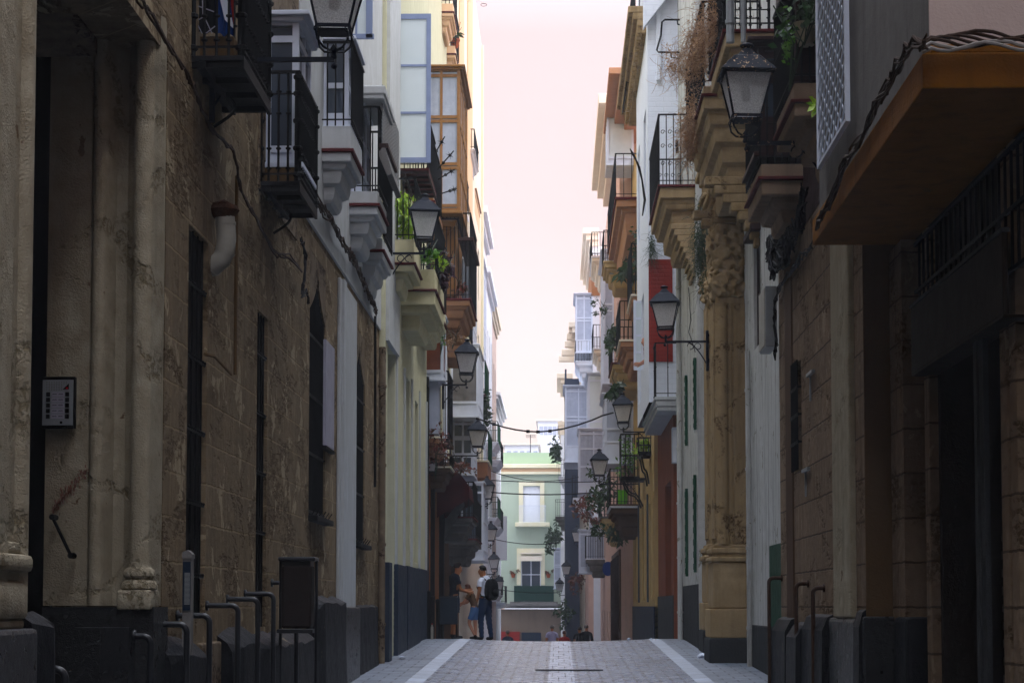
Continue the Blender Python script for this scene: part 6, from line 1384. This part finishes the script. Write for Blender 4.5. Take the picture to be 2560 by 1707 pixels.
def local(T, name, mb, mt, smooth=True):
    me_ = bpy.data.meshes.new(name); me_.from_pydata(mb.v, [], mb.f); me_.materials.append(M[mt]); [setattr(p, 'use_smooth', smooth) for p in me_.polygons]; o = bpy.data.objects.new(name, me_); COL.objects.link(o); o.parent = T; return o
def shirt(a, b, t):
    if a in ('pelvis', 'waist', 'chest') and b in ('waist', 'chest', 'collar'): return True
    if a == 'collar' and b[:2] == 'sh': return True
    if a == 'collar' and b == 'neck': return t < .2
    if a[:2] == 'sh': return t < .62
    return a == 'pelvis' and b[:2] == 'hi' and t < .3
def trousers(a, b, t): return (a == 'pelvis' and (b[:2] == 'hi' or t < .25)) or a[:2] == 'hi' or (a[:2] == 'kn') or (a == 'pelvis' and b == 'waist' and t < .3)
def shorts(a, b, t): return (a == 'pelvis' and (b[:2] == 'hi' or t < .3)) or (a[:2] == 'hi' and t < .75)
def shoes(a, b, t): return a[:2] == 'he' or (a[:2] == 'an') or (a[:2] == 'kn' and t > .93)
def shirt_l(a, b, t): return shirt(a, b, t) or a[:2] == 'sh' or (a[:2] == 'el' and t < .85)
# backpack wearer
Y = 47.4; px_ = X(1213, Y, 1500)
T1 = person('man seen from behind in white t-shirt and jeans wearing a black backpack', (px_, Y, gz(Y)), math.radians(48), {
    'head': ((-.02, .03, .0), (-.25, 0, .3)), 'elL': (-.24, -.03, 1.13), 'wrL': (-.22, .08, .88), 'paL': (-.215, .1, .81), 'elR': (.25, .02, 1.14), 'wrR': (.17, .2, 1.0), 'paR': (.12, .26, 1.0),
    'knL': (-.12, .03, .5), 'anL': (-.14, -.02, .09), 'heL': (-.14, -.03, .04), 'toL': (-.16, .16, .03), 'knR': (.12, .0, .5), 'anR': (.15, -.05, .09), 'heR': (.15, -.06, .04), 'toR': (.19, .12, .03)},
    [('t_shirt', 'tee_white', shirt, .016), ('jeans', 'jeans', trousers, .016), ('shoe', 'iron', shoes, .014)])
mb = MB(); 
bm = bmesh.new(); bmesh.ops.create_uvsphere(bm, u_segments=18, v_segments=12, radius=1)
for v in bm.verts:
    z = v.co.z; v.co = Vector((.185 * math.copysign(abs(v.co.x) ** .6, v.co.x) * (1 - .12 * z), -.21 + .115 * math.copysign(abs(v.co.y) ** .7, v.co.y), 1.2 + .26 * math.copysign(abs(z) ** .75, z)))
mb.addbm(bm); bp_ = local(T1, 'backpack', mb, 'backpack')
mb = MB()
for s in (-1, 1): mb.tube([(s * .1, -.12, 1.42), (s * .12, -.02, 1.5), (s * .125, .1, 1.42), (s * .14, .13, 1.25), (s * .16, -.02, 1.05), (s * .13, -.14, 1.02)], .018, 6)
o = local(T1, 'strap', mb, 'backpack'); mb = MB(); mb.ball((0, -.31, 1.12), .1, 10, .9); mb.tube([(-.04, -.2, 1.46), (0, -.2, 1.5), (.04, -.2, 1.46)], .01, 5); local(T1, 'front_pocket', mb, 'backpack')
# leaning man
Y = 46.2; T2 = person('dark-haired man in navy t-shirt with teal print standing by the bin looking at his hands', (X(1136, Y, 1500), Y, gz(Y)), math.radians(-70), {
    'head': ((0, .05, -.01), (-.25, 0, 0)), 'elL': (-.22, .08, 1.14), 'wrL': (-.12, .3, 1.12), 'paL': (-.08, .37, 1.13), 'elR': (.22, .08, 1.14), 'wrR': (.12, .3, 1.08), 'paR': (.08, .38, 1.08)},
    [('t_shirt', 'tee_navy', shirt, .018), ('shorts', 'navy', shorts, .02), ('shoe', 'iron', shoes, .014)])
mb = MB(); mb.box(-.12, .12, .118, .128, 1.16, 1.34, .004); local(T2, 'chest_print', mb, 'teal'); mb = MB(); mb.box(-.04, .04, .4, .41, 1.06, 1.2, .003)
ph = local(T2, 'phone_held', mb, 'iron'); bpy.data.objects.remove(ph)
# child bending
Y = 46.9; T3 = person('small girl in light blue denim shorts half hidden behind the backpack wearer', (X(1186, Y, 1550), Y, gz(Y)), math.radians(75), {
    'head': ((0, .16, -.06), (-.4, 0, 0)), 'chest': (0, .08, 1.26), 'waist': (0, 0, 1.08), 'collar': (0, .12, 1.39), 'shL': (-.16, .12, 1.37), 'shR': (.16, .12, 1.37), 'elL': (-.2, .28, 1.15), 'wrL': (-.16, .48, 1.08), 'paL': (-.15, .54, 1.06), 'elR': (.2, .28, 1.15), 'wrR': (.16, .48, 1.08), 'paR': (.15, .54, 1.06), 'knL': (-.1, .15, .52), 'anL': (-.1, -.05, .12), 'heL': (-.1, -.07, .07), 'toL': (-.1, .12, .04)},
    [('top', 'brownwall', shirt, .014), ('shorts', 'shorts', shorts, .02), ('shoe', 'iron', shoes, .014)], hairtype='long', hair='hair_brown', scale=.76, skin='skin2')
# people below the crest
def walker(label, u, vtop, Y, rot, top, hair='hair', ht='short', sk='skin', sc_=1, bot='jeans', long=False):
    p = at(u, vtop, Y); return person(label, (p.x, Y, gz(Y)), rot, {'knL': (-.1, .12, .5), 'anL': (-.1, .1, .1), 'heL': (-.1, .09, .05), 'toL': (-.1, .27, .04), 'anR': (.1, -.18, .12), 'heR': (.1, -.2, .08), 'toR': (.1, -.02, .03)}, [('top', top, shirt_l if long else shirt, .02), ('trousers', bot, trousers, .016)], skin=sk, hair=hair, hairtype=ht, scale=sc_)
def place(label, u, vtop, w, *a, **k):
    # choose the distance down the slope at which a 1.72 m person reaches this height in the view
    best = min((abs(Z(vtop, y_, u) - (gz(y_) + 1.77)), y_) for y_ in [48 + .25 * i for i in range(200)]); return walker(label, u, vtop, best[1], *a, **k)
place('grey-haired man in a lilac t-shirt walking away below the crest, centre of the street', 1380, 1562, 0, math.radians(3), 'lilac', 'hair_grey')
place('dark-haired pedestrian in black top just right of centre below the crest', 1449, 1566, 0, math.radians(12), 'black_cloth')
place('pedestrian with pale cap and black jacket, rightmost below the crest', 1466, 1561, 0, math.radians(-10), 'black_cloth', 'hair_grey', 'cap', long=True)
place('red-haired pedestrian whose head barely shows between the lilac shirt and black top', 1411, 1576, 0, math.radians(0), 'red_cloth', 'hair_brown')
place('pedestrian in blue-grey cap, leftmost below the crest beside the backpack wearer', 1269, 1575, 0, math.radians(20), 'navy', 'hair_grey', 'cap')
# man at the window, only head and shoulders lean out
Y = 48.15; zf = Z(840, Y, 1612) - 1.69
T9 = person('balding old man in a red shirt leaning out beside the open white casement', (X(1612, Y, 850) + .3, Y, zf), math.radians(90), {'head': ((0, .27, -.07), (-.15, 0, 0)), 'waist': (0, .04, 1.08), 'chest': (0, .14, 1.26), 'collar': (0, .24, 1.39), 'shL': (-.17, .24, 1.36), 'shR': (.17, .24, 1.36), 'elL': (-.22, .26, 1.1), 'wrL': (-.16, .42, 1.0), 'paL': (-.14, .48, 1.0), 'elR': (.22, .26, 1.1), 'wrR': (.16, .42, 1.0), 'paR': (.14, .48, 1.0)}, [('shirt', 'red_cloth', shirt, .02), ('trousers', 'navy', trousers, .016)], skin='skin2', hairtype=None)

# ------------------------------------------------------------ one object per piece
def split_loose(o):
    me = o.data; bm = bmesh.new(); bm.from_mesh(me); seen = set(); isl = []
    for f in bm.faces:
        if f.index in seen: continue
        st = [f]; cur = []; seen.add(f.index)
        while st:
            g = st.pop(); cur.append(g.index)
            for v in g.verts:
                for h in v.link_faces:
                    if h.index not in seen: seen.add(h.index); st.append(h)
        isl.append(cur)
    bm.free()
    if len(isl) < 2 or len(isl) > 60: return
    nm = o.name.split('.')[0]
    for k, cur in enumerate(isl):
        mp = {}; vs = []; fs = []; mi = []
        for fi in cur:
            p = me.polygons[fi]; f = []
            for i in p.vertices:
                if i not in mp: mp[i] = len(vs); vs.append(tuple(me.vertices[i].co))
                f.append(mp[i])
            fs.append(f); mi.append(p.material_index)
        m2 = bpy.data.meshes.new(nm); m2.from_pydata(vs, [], fs)
        for m in me.materials: m2.materials.append(m)
        m2.polygons.foreach_set('material_index', mi)
        q = bpy.data.objects.new(nm, m2); COL.objects.link(q); q.parent = o.parent; q.location = o.location
        if me.polygons[cur[0]].use_smooth:
            for p in m2.polygons: p.use_smooth = True
    for c in list(o.children): return
    bpy.data.objects.remove(o)
for o in [o for o in sc.objects if o.type == 'MESH' and o.name.split('.')[0] in ('shop_pilaster', 'plinth_guard', 'pilaster', 'window_surround', 'console_bracket', 'wall_panel', 'shopfront_pillar', 'corner_stone', 'wall_bracket', 'roof_slab', 'upper_wall', 'upper_panel', 'chimney', 'plinth', 'button', 'name_strip', 'flange', 'stand', 'name_lettering', 'collar', 'rim', 'cornice_block')]:
    split_loose(o)
# ------------------------------------------------------------ air
hz = MB(); hz.box(-12, 12, -26, 200, gz(200) - 1.5, 26); ho = hz.build('haze', 'dark'); ho.data.materials.clear()
hm = bpy.data.materials.new('air'); hm.use_nodes = True; hn = hm.node_tree.nodes; hn.remove(hn['Principled BSDF']); hv = hn.new('ShaderNodeVolumePrincipled')
hv.inputs['Color'].default_value = (.9, .93, 1, 1); hv.inputs['Density'].default_value = .0011; hv.inputs['Anisotropy'].default_value = .3
hm.node_tree.links.new(hv.outputs[0], hn['Material Output'].inputs['Volume']); ho.data.materials.append(hm); ho['kind'] = 'stuff'

dc = thing('drain_cover', 'dark iron drain slot lying across the cobbled middle of the road', 'drain cover', (.17, 32.6, gz(32.6) - .05)); mb = MB()
for k in range(26): mb.box(-.36 + k * .041, -.335 + k * .041, 32.5, 32.62, gz(32.6) - .052, gz(32.6) - .04)
mb.box(-.38, .72, 32.48, 32.5, gz(32.6) - .052, gz(32.6) - .038); mb.box(-.38, .72, 32.62, 32.64, gz(32.6) - .052, gz(32.6) - .038); mb.build('grate', 'iron', dc)

for u, lb in ((1283, 'small red flower pot on the green wall left of the lower window'), (1371, 'small red flower pot on the green wall right of the lower window')):
    p = at(u, 1438, 139.85); t = thing('wall_pot', lb, 'flower pot', p); mb = MB(); mb.lathe(p, [(.1, -.15), (.16, .1), (.18, .12)], 8); mb.build('pot', 'terra_pot', t); mb = MB().leaves(p + Vector((0, 0, .3)), (.3, .15, .22), 60, .18, random.Random(2)); mb.build('foliage', 'leaf_red', t)
